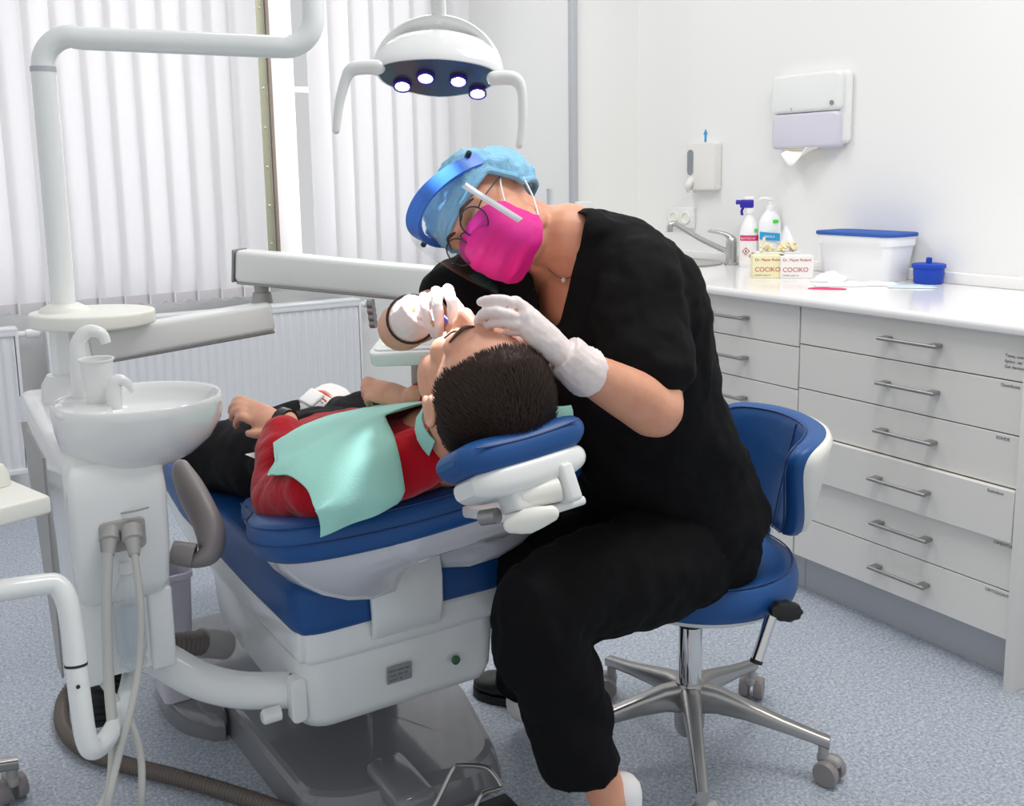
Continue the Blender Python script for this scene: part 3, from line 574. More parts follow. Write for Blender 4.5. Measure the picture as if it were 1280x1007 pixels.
for k in range(13):
    a = RAD(180*k/12); ah.append(lc+LX*(-.1*math.cos(a))+(-LN*.97-LB*.1)*(.104*math.sin(a))+LB*.01-LN*.012)
part('yoke', G().tube(ah, [(.009+.010*math.sin(math.pi*k/12)**.7, .008) for k in range(13)], 14, 3, ref=LB), M['plastic'], lm)
part('yoke_stem', G().tube([ah[6], ah[6].lerp(lt+EZ*.04, .5), lt+EZ*.05], .013, 14, 3), M['plastic'], lm)
for s, P in ((-1, ((473, 84), (455, 84), (440, 87), (432, 100), (424, 130), (420, 163))), (1, ((617, 98), (632, 97), (645, 100), (652, 115), (653, 150), (649, 181)))):
    dp = 1.62+s*.0; pts = [at(x, y, dp-.02) for x, y in P]; part('handle', G().tube(pts, [.0115, .0115, .011, .0085, .0075, .006], 14, 5, round_=True), M['plastic'], lm)
def spot(loc, tgt, power, ang, rad=.012):
    l = bpy.data.lights.new('led_beam', 'SPOT'); l.energy = power; l.spot_size = RAD(ang); l.spot_blend = .5; l.shadow_soft_size = rad; l.color = (.93, .95, 1)
    o = bpy.data.objects.new('led_beam', l); COL.objects.link(o); o.location = loc; o.rotation_euler = (tgt-loc).to_track_quat('-Z', 'Y').to_euler(); return o
spot(lc+LN*.02, V((.73, 1.38, 1.02)), 26, 34, .03)
# ------------------------------------------------------------------ instrument arm and tray
ia = thing('instrument_stand', at(110, 430, 2.15), 'pale jointed double arm reaching from the dental unit behind the dentist', 'arm')
def beam(name, a, b, h, wd, extra=0, rnd=.012):
    d = (b-a).normalized(); s = EZ.cross(d).normalized(); u = d.cross(s); L = (b-a).length
    return part(name, G().box((a+b)/2, (L, wd, h), rnd, (d, s, u), 4), M['plastic'], ia), d, s, u
a1, a2 = at(112, 434, 2.12), at(340, 394, 2.26)
b_, d_, s_, u_ = beam('lower_beam', a1, a2, .066, .06); part('trim_strip', G().box((a1+a2)/2-u_*.034-s_*.0, ((a2-a1).length*.985, .05, .006), .002, (d_, s_, u_)), M['handle'], ia)
pv = at(327, 362, 2.26); part('pivot_post', G().lathe([(.024, -.03), (.02, -.006), (.016, -.004), (.016, .02)], pv, EZ, 20), M['lgrey'], ia)
c1, c2 = at(300, 331, 2.26), at(640, 363, 2.12)
b_, d_, s_, u_ = beam('upper_beam', c1, c2, .072, .06); part('trim_strip', G().box((c1+c2)/2-u_*.037, ((c2-c1).length*.985, .05, .007), .002, (d_, s_, u_)), M['handle'], ia)
part('end_cap', G().box(c1-d_*.002, (.006, .062, .074), .003, (d_, s_, u_)), M['handle'], ia)
FL, BL, FR = at(457, 443, 1.98), at(480, 380, 2.2), at(632, 437, 1.90)
tx = (FR-FL).normalized(); ty = (BL-FL); ty = (ty-tx*ty.dot(tx)); dl = ty.length; ty.normalize(); tz = tx.cross(ty); wT = (FR-FL).length
tr = thing('instrument_tray', (FL+FR)/2, 'white instrument tray table behind the gloved hands of the dentist', 'tray')
o = FL+tx*wT/2+ty*dl/2
part('table', G().prism(rrect(wT, dl, .02), o-tz*.03, tx, ty, .03, .006), M['plastic'], tr)
part('mat', G().prism(rrect(wT*.86, dl*.78, .012), o+tz*.0, tx, ty, .004, .0015), M['white'], tr)
part('raised_rim', G().prism([(p[0], p[1]) for p in rrect(wT*.94, dl*.9, .016)], o-tz*.001, tx, ty, .004, .002), M['plastic'], tr)
part('support_post', G().box(at(527, 478, 2.06), (.034, .03, .11), .004), M['lgrey'], tr)
ip = at(467, 392, 2.12)
for k in range(4): part('instrument_holder', G().lathe([(.01, 0), (.01, .012), (.006, .014)], ip+EZ*(.022-.016*k)+ty*.004*k, -tx, 14), M['handle'], tr)
part('control_knob', G().lathe([(.006, 0), (.006, .004)], FL+tx*.05+ty*.03, tz, 12), M['handle'], tr)
# ------------------------------------------------------------------ assistant arm, left tray, hoses on the floor
t = thing('bent_pipe_stand', at(120, 935, 1.55), 'bent white pipe arm rising from under the dental unit to the left edge', 'arm')
P = [(-78, 668, 1.44), (-78, 715, 1.44), (-70, 740, 1.44), (-50, 746, 1.44), (0, 738, 1.46), (55, 730, 1.5), (72, 732, 1.51), (84, 752, 1.51), (92, 800, 1.51), (95, 829, 1.51)]
part('upper_pipe', G().tube([at(*p) for p in P], .0162, 18, 6), M['enamel'], t)
P = [(95, 830, 1.51), (101, 880, 1.51), (107, 920, 1.515), (116, 936, 1.53), (132, 925, 1.58), (150, 893, 1.68), (163, 848, 1.78), (165, 815, 1.82)]
part('lower_pipe', G().tube([at(*p) for p in P], .0158, 18, 6), M['enamel'], t)
part('joint_ring', G().lathe([(.0166, -.002), (.0166, .002)], at(95, 830, 1.51), at(95, 829, 1.51)-at(96, 850, 1.51), 20), M['dark'], t)
part('set_screw', G().lathe([(.003, 0), (.003, .002)], at(98, 858, 1.494), -FW, 10), M['dark'], t)
z0 = at(62, 618, 1.5).z; tc_ = atz(62, 618, z0); n_ = atz(-150, 672, z0); f_ = atz(-10, 588, z0)
t = thing('assistant_tray', tc_-EZ*.03, 'small white tray cut by the left edge of the picture', 'tray')
dx_ = (tc_-n_); dy_ = f_-tc_
poly = [tc_, f_+dy_*.0, f_-dx_*1.0, n_]
ctr = (poly[0]+poly[2])/2; ux_ = dx_.normalized(); uy_ = EZ.cross(ux_)
loc = [((p-ctr).dot(ux_), (p-ctr).dot(uy_)) for p in poly]
part('tray_body', G().prism(loc, ctr-EZ*.03, ux_, uy_, .03, .006), M['cream'], t)
part('tray_hub', G().lathe([(.02, -.001), (.018, .018), (.012, .03)], at(-4, 605, 1.55), EZ, 18), M['cream'], t)
t = thing('floor_hose', atz(90, 930, 0), 'long grey corrugated hose looping over the floor by the unit', 'hose')
F = [(150, 835, .16), (118, 842, .10), (92, 855, .05), (78, 880, .02), (80, 910, .018), (105, 936, .018), (150, 953, .018), (210, 968, .018), (270, 985, .018), (340, 1008, .018), (420, 1040, .018)]
part('corrugated_tube', corr(G(), [atz(*p) for p in F], .0155, .0085, .09), M['bhose'], t)
t = thing('drain_duct', atz(125, 880, 0), 'fat black corrugated duct standing under the dental unit column', 'duct')
part('corrugated_tube', corr(G(), [at(122, 900, 1.93), at(124, 870, 1.93), at(136, 840, 1.95), at(150, 810, 1.97)], .036, .011, .06, 20), M['black'], t)
t = thing('supply_duct', at(260, 805, 2.1), 'short grey corrugated duct between unit and bin behind the white pipe', 'duct')
part('corrugated_tube', corr(G(), [at(180, 812, 2.0), at(220, 806, 2.06), at(252, 803, 2.12)], .024, .012, .09, 18), M['bhose'], t)
part('cuff', G().tube([at(250, 803, 2.12), at(282, 806, 2.18)], .03, 20, 1), M['lgrey'], t)
# ================================================================== patient chair
CO = V((.785, 1.622, 0)); ca = RAD(0); CU = V((math.cos(ca), -math.sin(ca), 0)); CV = V((math.sin(ca), math.cos(ca), 0))
def cc(u, v, z): return CO+CU*u+CV*v+EZ*z
ch = thing('dental_chair', cc(0, .4, 0), 'reclined blue padded dental chair on a glossy grey base, carrying the patient', 'dental chair')
bp = [(.575, 1.715), (.64, 1.665), (.90, 1.612), (.96, 1.628), (.995, 1.67), (1.06, 1.93), (1.0, 2.7), (.56, 2.7), (.545, 2.3)]
def xy(poly, z, th, bev, seg=3): return G().prism(poly, V((0, 0, z)), EX, EY, th, bev, seg)
R = []
bpx = []
for i in range(len(bp)):
    a, b, c = V(bp[i-1]+(0,)), V(bp[i]+(0,)), V(bp[(i+1) % len(bp)]+(0,)); r = .03
    p0, p1 = b+(a-b).normalized()*r, b+(c-b).normalized()*r
    for k in range(5): t_ = k/4; q = p0*(1-t_)**2+b*2*t_*(1-t_)+p1*t_*t_; bpx.append((q.x, q.y))
bcn = V((sum(p[0] for p in bpx)/len(bpx), sum(p[1] for p in bpx)/len(bpx), 0))
for z, k in ((0, 1.0), (.012, 1.0), (.05, .965), (.062, .94), (.066, .90), (.0662, .5), (.0662, .03)): R.append([V((bcn.x+(p[0]-bcn.x)*k, bcn.y+(p[1]-bcn.y)*k, z)) for p in bpx])
part('base_plate', G().rings(R), M['grey'], ch, 14)
lob = spoly([(.555, 2.14), (.485, 2.17), (.45, 2.28), (.465, 2.45), (.56, 2.52)], 4); R = []
for z, k in ((0, 1.0), (.03, 1.0), (.05, .96), (.056, .9)): R.append([V((.53+(p[0]-.53)*k, 2.32+(p[1]-2.32)*k, z)) for p in lob])
part('base_lobe', G().rings(R), M['grey'], ch, 50)
q = atz(509, 1000, .06)
part('base_block', G().box(q+V((.01, .05, .0)), (.085, .17, .05), .018, (CU, CV, EZ)), M['grey'], ch)
part('lift_cover', G().prism(rrect(.24, .34, .05), cc(.03, .56, .06), CU, CV, .17, .01), M['grey'], ch)
part('lift_rod', G().tube([cc(.02, .3, .065), cc(.02, .3, .24)], .006, 10, 1), M['chrome'], ch)
# under box
R = []
for z, k, kv in ((.234, .90, .92), (.238, .94, .95), (.26, .965, .98), (.36, 1, 1), (.385, 1, 1)): R.append([cc(-.012+q[0]*k, .33+q[1]*kv, z) for q in rrect(.42, .62, .05)])
ub = part('under_box', G().rings(R), M['enamel'], ch, 50)
r0 = cc(-.012, .02, .31)
pl = part('rating_plate', G().prism(rrect(.052, .034, .002), cc(-.032, .0185, .31), CU, (EZ-CV*.06).normalized(), .002), M['plate'], ub)
for k, s_ in enumerate(('DENTAL CHAIR  230V', 'MODEL   50Hz   16A', 'No. 0413    CE')): text('print', s_, .0045, cc(-.055, .0158, .317-.009*k), CU, EZ, M['tgrey'], pl)
part('indicator_light', G().lathe([(.009, 0), (.009, .004), (.006, .006)], cc(.09, .0185, .302), -CV, 18), M['greenl'], ub)
# white rim under the seat
def seat_outline(e=0):
    return [(-.235+e, .06), (-.225+e, .02+e), (-.17, .0+e), (.17, .0+e), (.225-e, .02+e), (.235-e, .06), (.24-e, .3), (.24-e, .8), (.2-e, 1.2), (.15, 1.34), (-.15, 1.34), (-.2+e, 1.2), (-.24+e, .8), (-.24+e, .3)]
part('seat_tray', G().prism(spoly(seat_outline(.008), 3), cc(0, 0, .372), CU, CV, .07, .015), M['enamel'], ch, 60)
# seat cushion: two front lobes with a gap for the bracket
so = [(-.235, .04), (-.22, .008), (-.18, 0), (.18, 0), (.225, .01), (.243, .05), (.248, .3), (.245, .8), (.215, 1.15), (.16, 1.33), (0, 1.36), (-.16, 1.33), (-.215, 1.15), (-.242, .8), (-.242, .3)]
def ctl(P, r=.022):
    o_ = []
    for i in range(len(P)):
        a, b, c = V(P[i-1]+(0,)), V(P[i]+(0,)), V(P[(i+1) % len(P)]+(0,)); k = min(r, (a-b).length*.45, (c-b).length*.45)
        p0, p1 = b+(a-b).normalized()*k, b+(c-b).normalized()*k
        for j in range(4): t_ = j/3; q = p0*(1-t_)**2+b*2*t_*(1-t_)+p1*t_*t_; o_.append((q.x, q.y))
    return o_
sg = G().prism(ctl(so), cc(0, 0, .425), CU, CV, .105, .03, 5)
seat = part('seat_cushion', sg, M['blue'], ch, 60)
inn = [(p[0]*.9, p[1]*.985+.022) for p in so if not (-.1 < p[0] < .09 and p[1] < .2)]
def seam(poly, z, par, closed=True, m='seam', r=.0018):
    pts = [cc(p[0], p[1], z) for p in poly]; return part('seam', G().tube(pts+([pts[0]] if closed else []), r, 6, 3), M[m], par)
seam([(-.205, .5), (-.207, .3), (-.207, .1), (-.195, .045), (-.16, .03), (-.10, .028)], .5285, seat, False); seam([(.10, .028), (.17, .03), (.2, .05), (.207, .1), (.207, .4)], .5285, seat, False)
R = []
for v, z, hw in ((.02, .392, .068), (-.006, .41, .07), (-.012, .45, .0725), (-.010, .50, .074), (.0, .55, .073), (.04, .60, .07)):
    R.append([cc(-.024+q[0], v+q[1], z) for q in rrect(hw*2, .016, .006)])
br = part('back_bracket', G().rings(R), M['enamel'], ch, 60)
# backrest frame: BS from hinge to head end, BN up out of the cushion
BH, BE = cc(-.002, .43, .55), cc(-.002, -.172, .688); BS = (BE-BH).normalized(); BN = CU.cross(-BS).normalized()
if BN.z < 0: BN = -BN
RL = RAD(4); CUB = CU*math.cos(RL)+BN*math.sin(RL); BNB = BN*math.cos(RL)-CU*math.sin(RL)
def bb(u, s, n): return BH+CUB*u+BS*s+BNB*n
LBk = (BE-BH).length
def bcush(u0, v0):  # u0,v0 in 0..1 closed cushion surface around an outline
    pass
bo = spoly([(-.22, .12), (-.25, .27), (-.30, .40), (-.312, .52), (-.275, .60), (-.13, .625), (.0, .628), (.13, .625), (.275, .60), (.312, .52), (.30, .40), (.25, .27), (.22, .12), (.18, .0), (0, -.03), (-.18, .0)], 5)
def bend_n(u, s): return .17*u*u+.03*max(0, (s-.45))*0
R = []
for n, k in ((-.036, .90), (-.036, .955), (-.028, .985), (-.01, 1.0), (.008, 1.0), (.022, .985), (.031, .95), (.034, .88), (.030, .7), (.026, .45), (.024, .2), (.024, .02)):
    R.append([bb(p[0]*k, .3+(p[1]-.3)*k, n+bend_n(p[0]*k, p[1])) for p in bo])
back = part('backrest_cushion', G().rings(R), M['blue'], ch, 70)
for n, k in ((.024, .992), (-.006, 1.004)):
    pts = [bb(p[0]*k, .3+(p[1]-.3)*k, n+bend_n(p[0]*k, p[1])) for p in bo]; part('seam', G().tube(pts+[pts[0]], .0016, 6, 1), M['seam'], back)
hs = []
for (n, k, ks) in ((-.034, .93, .95), (-.040, .925, .95), (-.055, .90, .94), (-.08, .83, .92), (-.105, .72, .89), (-.125, .58, .85), (-.138, .42, .8), (-.142, .25, .7), (-.143, .03, .1)):
    hs.append([bb(p[0]*k, .3+(p[1]-.3)*ks, n*(.45+.55*min(1, max(0, (.66-p[1])/.12)))+bend_n(p[0]*k, p[1])*k) for p in bo])
shell = part('back_shell', G().rings(hs), M['shell'], ch, 70)
pj = list(range(24, 40)); cen_ = bb(0, .35, -.02); pg_ = []
for a_, i in enumerate(range(1, 7)):
    pg_.append([hs[i][j]+(hs[i][j]-cen_).normalized()*(.007 if (0 < a_ < 5 and 0 < b_ < len(pj)-1) else -.002) for b_, j in enumerate(pj)])
part('shell_panel', G().sheet(lambda u, v: pg_[int(round(u*5))][int(round(v*(len(pj)-1)))], 5, len(pj)-1), M['shell'], shell, 30)
for (u, s, n) in ((-.2, .53, -.085), (-.06, .575, -.075)):
    part('screw_cap', G().lathe([(.012, 0), (.011, .003), (.006, .004)], bb(u, s, n), (BS*.6-BN*.8), 18), M['enamel'], shell)
# headrest
hc = at(641, 566, 1.425); HU = CU; HSd = (BS+BN*-.05).normalized(); HN = BN
HU = CUB; HSd = V((-.05, -.90, .43)).normalized(); HSd = (HSd-HU*HSd.dot(HU)).normalized(); HN = HU.cross(-HSd).normalized(); HN = HN if HN.z > 0 else -HN
def hh(u, s, n): return hc+HU*u+HSd*s+HN*n
R = []
N = 36
for i in range(N+1):
    u = .108*math.sin(math.pi*(i/N-.5)); e = max(.03, 1-min(1, abs(u)/.108)**5)**.5
    R.append([hh(u, q[0]*(.4+.6*e), q[1]*e+.7*u*u+.02*u) for q in rrect(.12, .052, .024, 4)])
hr = part('headrest_cushion', G().rings(R), M['blue'], ch, 70)
pts = [hh(-.086+.172*i/20, .0585, .010+.7*(-.086+.172*i/20)**2+.02*(-.086+.172*i/20)) for i in range(21)]
part('seam', G().tube(pts, .0016, 6, 1), M['seam'], hr)
R = []
for i in range(N+1):
    u = .094*math.sin(math.pi*(i/N-.5)); e = max(.03, 1-min(1, abs(u)/.094)**3)**.5
    R.append([hh(u, q[0]*(.5+.5*e)+.004, -.036+q[1]*(.35+.65*e)+.5*u*u+.02*u) for q in rrect(.105, .045, .018, 4)])
hrs = part('headrest_shell', G().rings(R), M['plastic'], ch, 70)
part('hinge_block', G().box(at(644, 616, 1.385), (.036, .05, .05), .006, (HU, HSd, HN)), M['plastic'], hrs)
part('hinge_block', G().box(at(704, 605, 1.405), (.022, .05, .055), .006, (HU, HSd, HN)), M['plastic'], hrs)
part('hinge_pin', G().tube([at(650, 622, 1.375), at(698, 611, 1.39)], .017, 18, 1), M['cream'], hrs)
part('hinge_gap', G().box(at(676, 598, 1.40), (.04, .03, .012), .002, (HU, HSd, HN)), M['dark'], hrs)
part('headrest_stem', G().box((at(655, 640, 1.40)+bb(.09, .55, -.03))/2, (.075, .14, .02), .006, (CU, BS, BN)), M['plastic'], ch)
part('stem_lever', G().box(at(700, 634, 1.41), (.075, .03, .013), .005, (HU, HSd, HN)), M['plastic'], ch)
part('lock_knob', G().tube([at(640, 656, 1.36), at(660, 651, 1.358), at(688, 642, 1.362)], [(.012, .009), (.018, .012), (.012, .01)], 10, 2, round_=True), M['cream'], ch)
part('knob_neck', G().lathe([(.014, 0), (.014, .04)], at(664, 648, 1.365), FW*.8+EZ*.5, 16), M['cream'], ch)
part('locking_screw', G().tube([at(602, 647, 1.40), at(622, 644, 1.385)], .011, 16, 1), M['handle'], ch)
# left armrest and flange of the support pipe
P = [(229, 595, 1.98), (240, 616, 1.95), (254, 642, 1.90), (264, 668, 1.86), (262, 690, 1.84), (247, 700, 1.83), (232, 700, 1.83)]
part('armrest', G().tube([at(*p) for p in P], [(.02, .034), (.025, .04), (.025, .04), (.026, .038), (.022, .032), (.014, .026), (.012, .022)], 20, 6, ref=CU, round_=True), M['armg'], ch, 60)
ac = at(229, 692, 1.815); part('armrest_socket', G().lathe([(.021, -.02), (.022, .02), (.016, .02), (.015, 0)], ac, CU*.8-EZ*.2-CV*.4, 22), M['armg'], ch)
pp_ = [at(176, 812, 1.86), at(205, 826, 1.86), at(250, 850, 1.86), at(300, 862, 1.87), at(362, 862, 1.88)]
part('support_pipe', G().tube(pp_, .0335, 24, 6), M['enamel'], ch)
part('pipe_flange', G().prism(rrect(.03, .085, .01), at(368, 868, 1.86), CU, EZ, .03, .004), M['enamel'], ch)
part('pipe_bolt', G().lathe([(.014, 0), (.014, .03), (.01, .034)], at(350, 890, 1.845), -CU, 18), M['enamel'], ch)
# bin standing on the lobe behind the pipe
bn_ = V((.475, 2.30, .058)); t = thing('waste_bin', bn_, 'pale plastic bin standing on the grey base beside the blue seat', 'bin')
R = []
for z, k in ((0, .78), (.3, 1.0), (.3, 1.08), (.312, 1.08), (.312, .98), (.29, .97), (.02, .76)): R.append([bn_+EX*q[0]*k+EY*q[1]*k+EZ*z for q in rrect(.085, .16, .02)])
part('bin_body', G().rings(R), M['lilac'], t, 50)
# foot control at the front of the base
fc = thing('foot_control', atz(590, 1010, 0), 'bent chrome bar foot control in front of the grey chair base', 'pedal')
part('bent_bar', G().tube([at(530, 1030, 1.83), at(548, 998, 1.84), at(566, 961, 1.86), at(575, 956, 1.87), at(604, 958, 1.89), at(616, 966, 1.89), at(626, 984, 1.88), at(606, 990, 1.86), at(598, 1000, 1.85), at(580, 1040, 1.83)], .0045, 10, 4), M['alu'], fc)
part('pedal', G().box(atz(612, 1016, .012), (.11, .06, .02), .006, (CU, CV, EZ)), M['black'], fc)
t = part('wooden_block', G().box(atz(2, 651, 0)+EZ*.012, (.03, .03, .024), .006), M['nose']); tag(t, 'tiny orange brown block on the floor below the left tray', 'block')
# ================================================================== stools
def stool(c, a0, label, full=True):
    t = thing('dentist_stool' if full else 'stool_base', c, label, 'stool')
    part('hub', G().lathe([(.026, .045), (.032, .06), (.034, .12), (.036, .15), (.03, .165)], c, EZ, 24), M['alu'], t)
    for k in range(5):
        a = a0+k*2*math.pi/5; d = V((math.cos(a), math.sin(a), 0)); s = EZ.cross(d)
        R = []
        for r, z, wd, hg in ((.02, .13, .022, .032), (.06, .132, .02, .027), (.12, .122, .0165, .02), (.2, .104, .014, .014), (.265, .09, .0125, .012), (.292, .084, .0125, .012)):
            R.append([c+d*r+s*q[0]+EZ*(z+q[1]) for q in rrect(wd*2, hg*2, min(wd, hg)*.6, 3)])
        lg = part('leg', G().rings(R), M['alu'], t, 50)
        e = c+d*.28; sa = a0*3+k*1.9; w_ = V((math.cos(sa), math.sin(sa), 0)); f_ = EZ.cross(w_)
        cs = part('caster', G().lathe([(.011, .05), (.011, .08)], e, EZ, 12).box(e+f_*.012+EZ*.048, (.02, .05, .022), .008, (w_, f_, EZ)), M['lgrey'], t)
        for q in (-1, 1): part('wheel', G().lathe([(.008, -.011), (.024, -.010), (.026, -.006), (.026, .006), (.024, .010), (.008, .011)], e+f_*.014+w_*q*.017+EZ*.026, w_, 24), M['armg'], cs)
    part('gas_cylinder', G().lathe([(.0255, .15), (.0255, .295), (.0235, .30)], c, EZ, 28), M['chrome'], t)
    part('cylinder_collar', G().lathe([(.0265, .292), (.0265, .303), (.014, .305)], c, EZ, 28), M['black'], t)
    part('piston', G().lathe([(.0145, .29), (.0145, .372)], c, EZ, 22), M['chrome'], t)
    return t
sc0 = atz(861, 938, 0); cdir = atz(1028, 968, .02)-sc0
st = stool(sc0, math.atan2(cdir.y, cdir.x)+.06, 'blue padded stool on five chrome legs under the seated dentist')
SF = V((-.90, .40, 0)).normalized(); SL = EZ.cross(SF)   # sitter faces SF; SL to the sitter's left
sx = sc0+SF*-.02; sxb = sx+SF*.02+SL*-.012
def seatring(k, z, dz=0): return [sx+SF*(.205*k*math.cos(a)+.01)+SL*(.215*k*math.sin(a))+EZ*(z+dz*math.cos(a)) for a in [2*math.pi*q/48 for q in range(48)]]
part('seat_pan', G().rings([seatring(.6, .366), seatring(.86, .37), seatring(.93, .378), seatring(.95, .39)]), M['plastic'], st, 60)
sq = part('seat', G().rings([seatring(.93, .384), seatring(.985, .39), seatring(1.01, .405), seatring(1.015, .425), seatring(.99, .447), seatring(.93, .457), seatring(.8, .457), seatring(.5, .45), seatring(.05, .447)]), M['blue'], st, 70)
sr = seatring(.955, .4565); part('seam', G().tube(sr+[sr[0]], .0018, 6, 1), M['seam'], sq)
def padpt(th, h, off):   # th along the curve, h height 0..1
    r = .205+off+.05*h; a = th; return sxb-SF*math.cos(a)*r+SL*(math.sin(a)*r)+EZ*(.475+.255*h)
po = spoly([(-.15, .06), (-.42, .12), (-.72, .38), (-.92, .66), (-.98, .86), (-.86, .97), (-.45, 1.0), (0, 1.0), (.45, 1.0), (.86, .97), (.98, .86), (.92, .66), (.72, .38), (.42, .12), (.15, .06)], 4)
cen = (0, .62)
def pad(k, off): return [padpt((cen[0]+(p[0]-cen[0])*k), cen[1]+(p[1]-cen[1])*k, off) for p in po]
R = [pad(.05, -.024), pad(.4, -.026), pad(.75, -.028), pad(.93, -.026), pad(.985, -.018), pad(1.0, -.004), pad(.99, .008), pad(.95, .014)]
bk = part('backrest', G().rings(R, False), M['blue'], st, 70)
R = [pad(.955, .010), pad(.93, .022), pad(.8, .03), pad(.4, .034), pad(.05, .034)]
part('backrest_shell', G().rings(R, False), M['cream'], st, 70)
pts = pad(.955, -.0265); part('seam', G().tube(pts+[pts[0]], .0016, 6, 1), M['seam'], bk)
part('seam', G().tube([padpt(.05, .08, -.031), padpt(.03, .5, -.0305), padpt(.05, .96, -.0285)], .0014, 6, 6), M['seam'], bk)
ba = -.42
part('backrest_bar', G().tube([sx-SF*.12+SL*-.06+EZ*.365, sx-SF*.2+SL*-.09+EZ*.365, padpt(ba, -.3, .03), padpt(ba, .1, .035), padpt(ba, .5, .04)], [(.014, .008)]*5, 14, 5, ref=SL), M['chrome'], st)
kn = at(982, 763, 1.93); lv_ = []
for q in range(64): a = 2*math.pi*q/64; lv_.append(.031+.0015*math.cos(9*a))
kb = G().rings([[kn+RT*lv_[q]*k*math.cos(2*math.pi*q/64)+UP*lv_[q]*.62*k*math.sin(2*math.pi*q/64)+FW*z for q in range(64)] for k, z in ((.6, -.016), (.95, -.012), (1, 0), (.95, .012), (.6, .016))]); part('adjust_knob', kb, M['black'], st)
part('knob_shaft', G().tube([kn, sx-SF*.13+SL*-.08+EZ*.365], .009, 12, 1), M['black'], st)
part('lever', G().tube([at(964, 770, 1.92), at(946, 825, 1.90)], .0115, 16, 1), M['chrome'], st)
part('lever_tip', G().tube([at(946, 824, 1.90), at(945, 828, 1.90)], .0122, 16, 1), M['black'], st)
wc = atz(22, 1002, 0); e0 = V((-.96, -.1, 0)).normalized(); stool(wc+e0*.285, math.atan2(-e0.y, -e0.x), 'wheeled metal stool foot peeking in at the bottom left corner', False)
# ================================================================== people
def slerpv(a, b, t): return (a*(1-t)+b*t)
def head(g, c, l, f, u, k=1.0, nose=True, ears=True):
    """skull, jaw, nose, brow, cheeks, lips and ears around c (eye height); l left, f face, u crown"""
    P = lambda a, b, d: c+l*a*k+f*b*k+u*d*k
    E = lambda p, r: g.ell(P(*p), tuple(x*k for x in r), (l, f, u), 24, 16)
    E((0, -.008, .022), (.078, .098, .088)); E((0, .022, -.045), (.062, .066, .078)); E((0, .045, -.03), (.055, .05, .07)); E((0, .066, -.102), (.026, .022, .02))
    for s in (-1, 1):
        E((s*.036, .062, -.035), (.024, .024, .024)); E((s*.05, .02, -.075), (.018, .04, .028)); E((s*.033, .077, .0), (.017, .013, .012))
        if not ears: continue
        E((s*.078, -.012, -.008), (.008, .02, .031)); E((s*.076, -.004, -.03), (.007, .012, .013))
        g.tube([P(s*.076, .004, -.01), P(s*.086, .006, .012), P(s*.088, -.014, .024), P(s*.089, -.03, .012), P(s*.085, -.03, -.012), P(s*.079, -.014, -.036)], .0048*k, 8, 5, round_=True)
    g.tube([P(-.05, .072, .016), P(-.03, .086, .022), P(0, .089, .02), P(.03, .086, .022), P(.05, .072, .016)], .011*k, 10, 4, round_=True)
    if nose:
        g.tube([P(0, .086, .012), P(0, .097, -.008), P(0, .111, -.034)], [.009*k, .0095*k, .0125*k], 12, 5, round_=True)
        for s in (-1, 1): E((s*.012, .098, -.038), (.0085, .011, .008))
        E((0, .094, -.064), (.022, .008, .006)); E((0, .092, -.074), (.019, .009, .007))
def finger(g, pts, r, k=1.0): g.tube(pts, [r*k*1.05, r*k]+[r*k*.95]*(len(pts)-3)+[r*k*.8], 10, 4, round_=True)
def palm(g, a, b, side, nrm, w_, th):   # a wrist end, b knuckle end
    d = (b-a); R = []
    for t_, kw, kt in ((-.05, .62, .9), (.1, .72, 1.0), (.4, .95, 1.08), (.75, 1.04, 1.0), (1.0, 1.0, .8), (1.08, .85, .5)):
        c = a+d*t_; R.append([c+side*(w_*kw*math.cos(x))+nrm*(th*kt*math.sin(x)) for x in [2*math.pi*q/20 for q in range(20)]])
    g.rings(R)
# ------------------------------------------------------------------ the patient
pt = thing('person', bb(0, .3, .04), 'person lying back in the chair in red top and black trousers under a teal bib', 'person')
hcn = at(605, 490, 1.485); hu = V((-.10, -.985, .12)).normalized(); hf = V((-.05, .10, .99)); hf = (hf-hu*hf.dot(hu)).normalized(); hl = hu.cross(hf)
B = G(); head(B, hcn, hl, hf, hu, 1.04)
HP = lambda a, b, d: hcn+hl*a+hf*b+hu*d
nb = bb(.02, .64, .105)
B.tube([HP(0, -.02, -.03), HP(0, -.015, -.09), nb, bb(0.01, .54, .10)], [.058, .056, .062, .075], 18, 5, round_=True)
for s in (-1, 1): B.tube([nb+hu*.0+CU*s*.03, bb(s*.1, .60, .09), bb(s*.19, .56, .08)], [.042, .042, .048], 14, 4, round_=True)
TR = [(-.10, .13, .072, .1), (.0, .145, .076, .1), (.12, .145, .076, .1), (.25, .15, .075, .097), (.4, .165, .073, .095), (.5, .18, .07, .092), (.57, .175, .056, .09), (.61, .12, .04, .09)]
def trings(e): return [[bb((a+e)*math.cos(x), s, n+(b+e)*math.sin(x)) for x in [2*math.pi*q/32 for q in range(32)]] for s, a, b, n in TR]
B.rings(trings(-.012))
shl, ell_, wrl = bb(-.205, .55, .08), bb(-.205, .33, .06), at(356, 529, 2.02)
shr, elr, wrr = bb(.205, .55, .08), bb(.27, .30, .08), at(520, 498, 1.98)
hipl, hipr = bb(-.085, -.06, .09), bb(.085, -.06, .09)
knl, anl = at(262, 566, 2.38), at(386, 522, 2.50); knr, anr = at(456, 528, 2.36), cc(.16, 1.05, .56)
for a, b, c_ in ((shl, ell_, wrl), (shr, elr, wrr)): B.tube([a, b, c_], [.044, .037, .028], 14, 6, round_=True)
for a, b, c_ in ((hipl, knl, anl), (hipr, knr, anr)): B.tube([a, b, c_], [.078, .056, .036], 16, 6, round_=True)
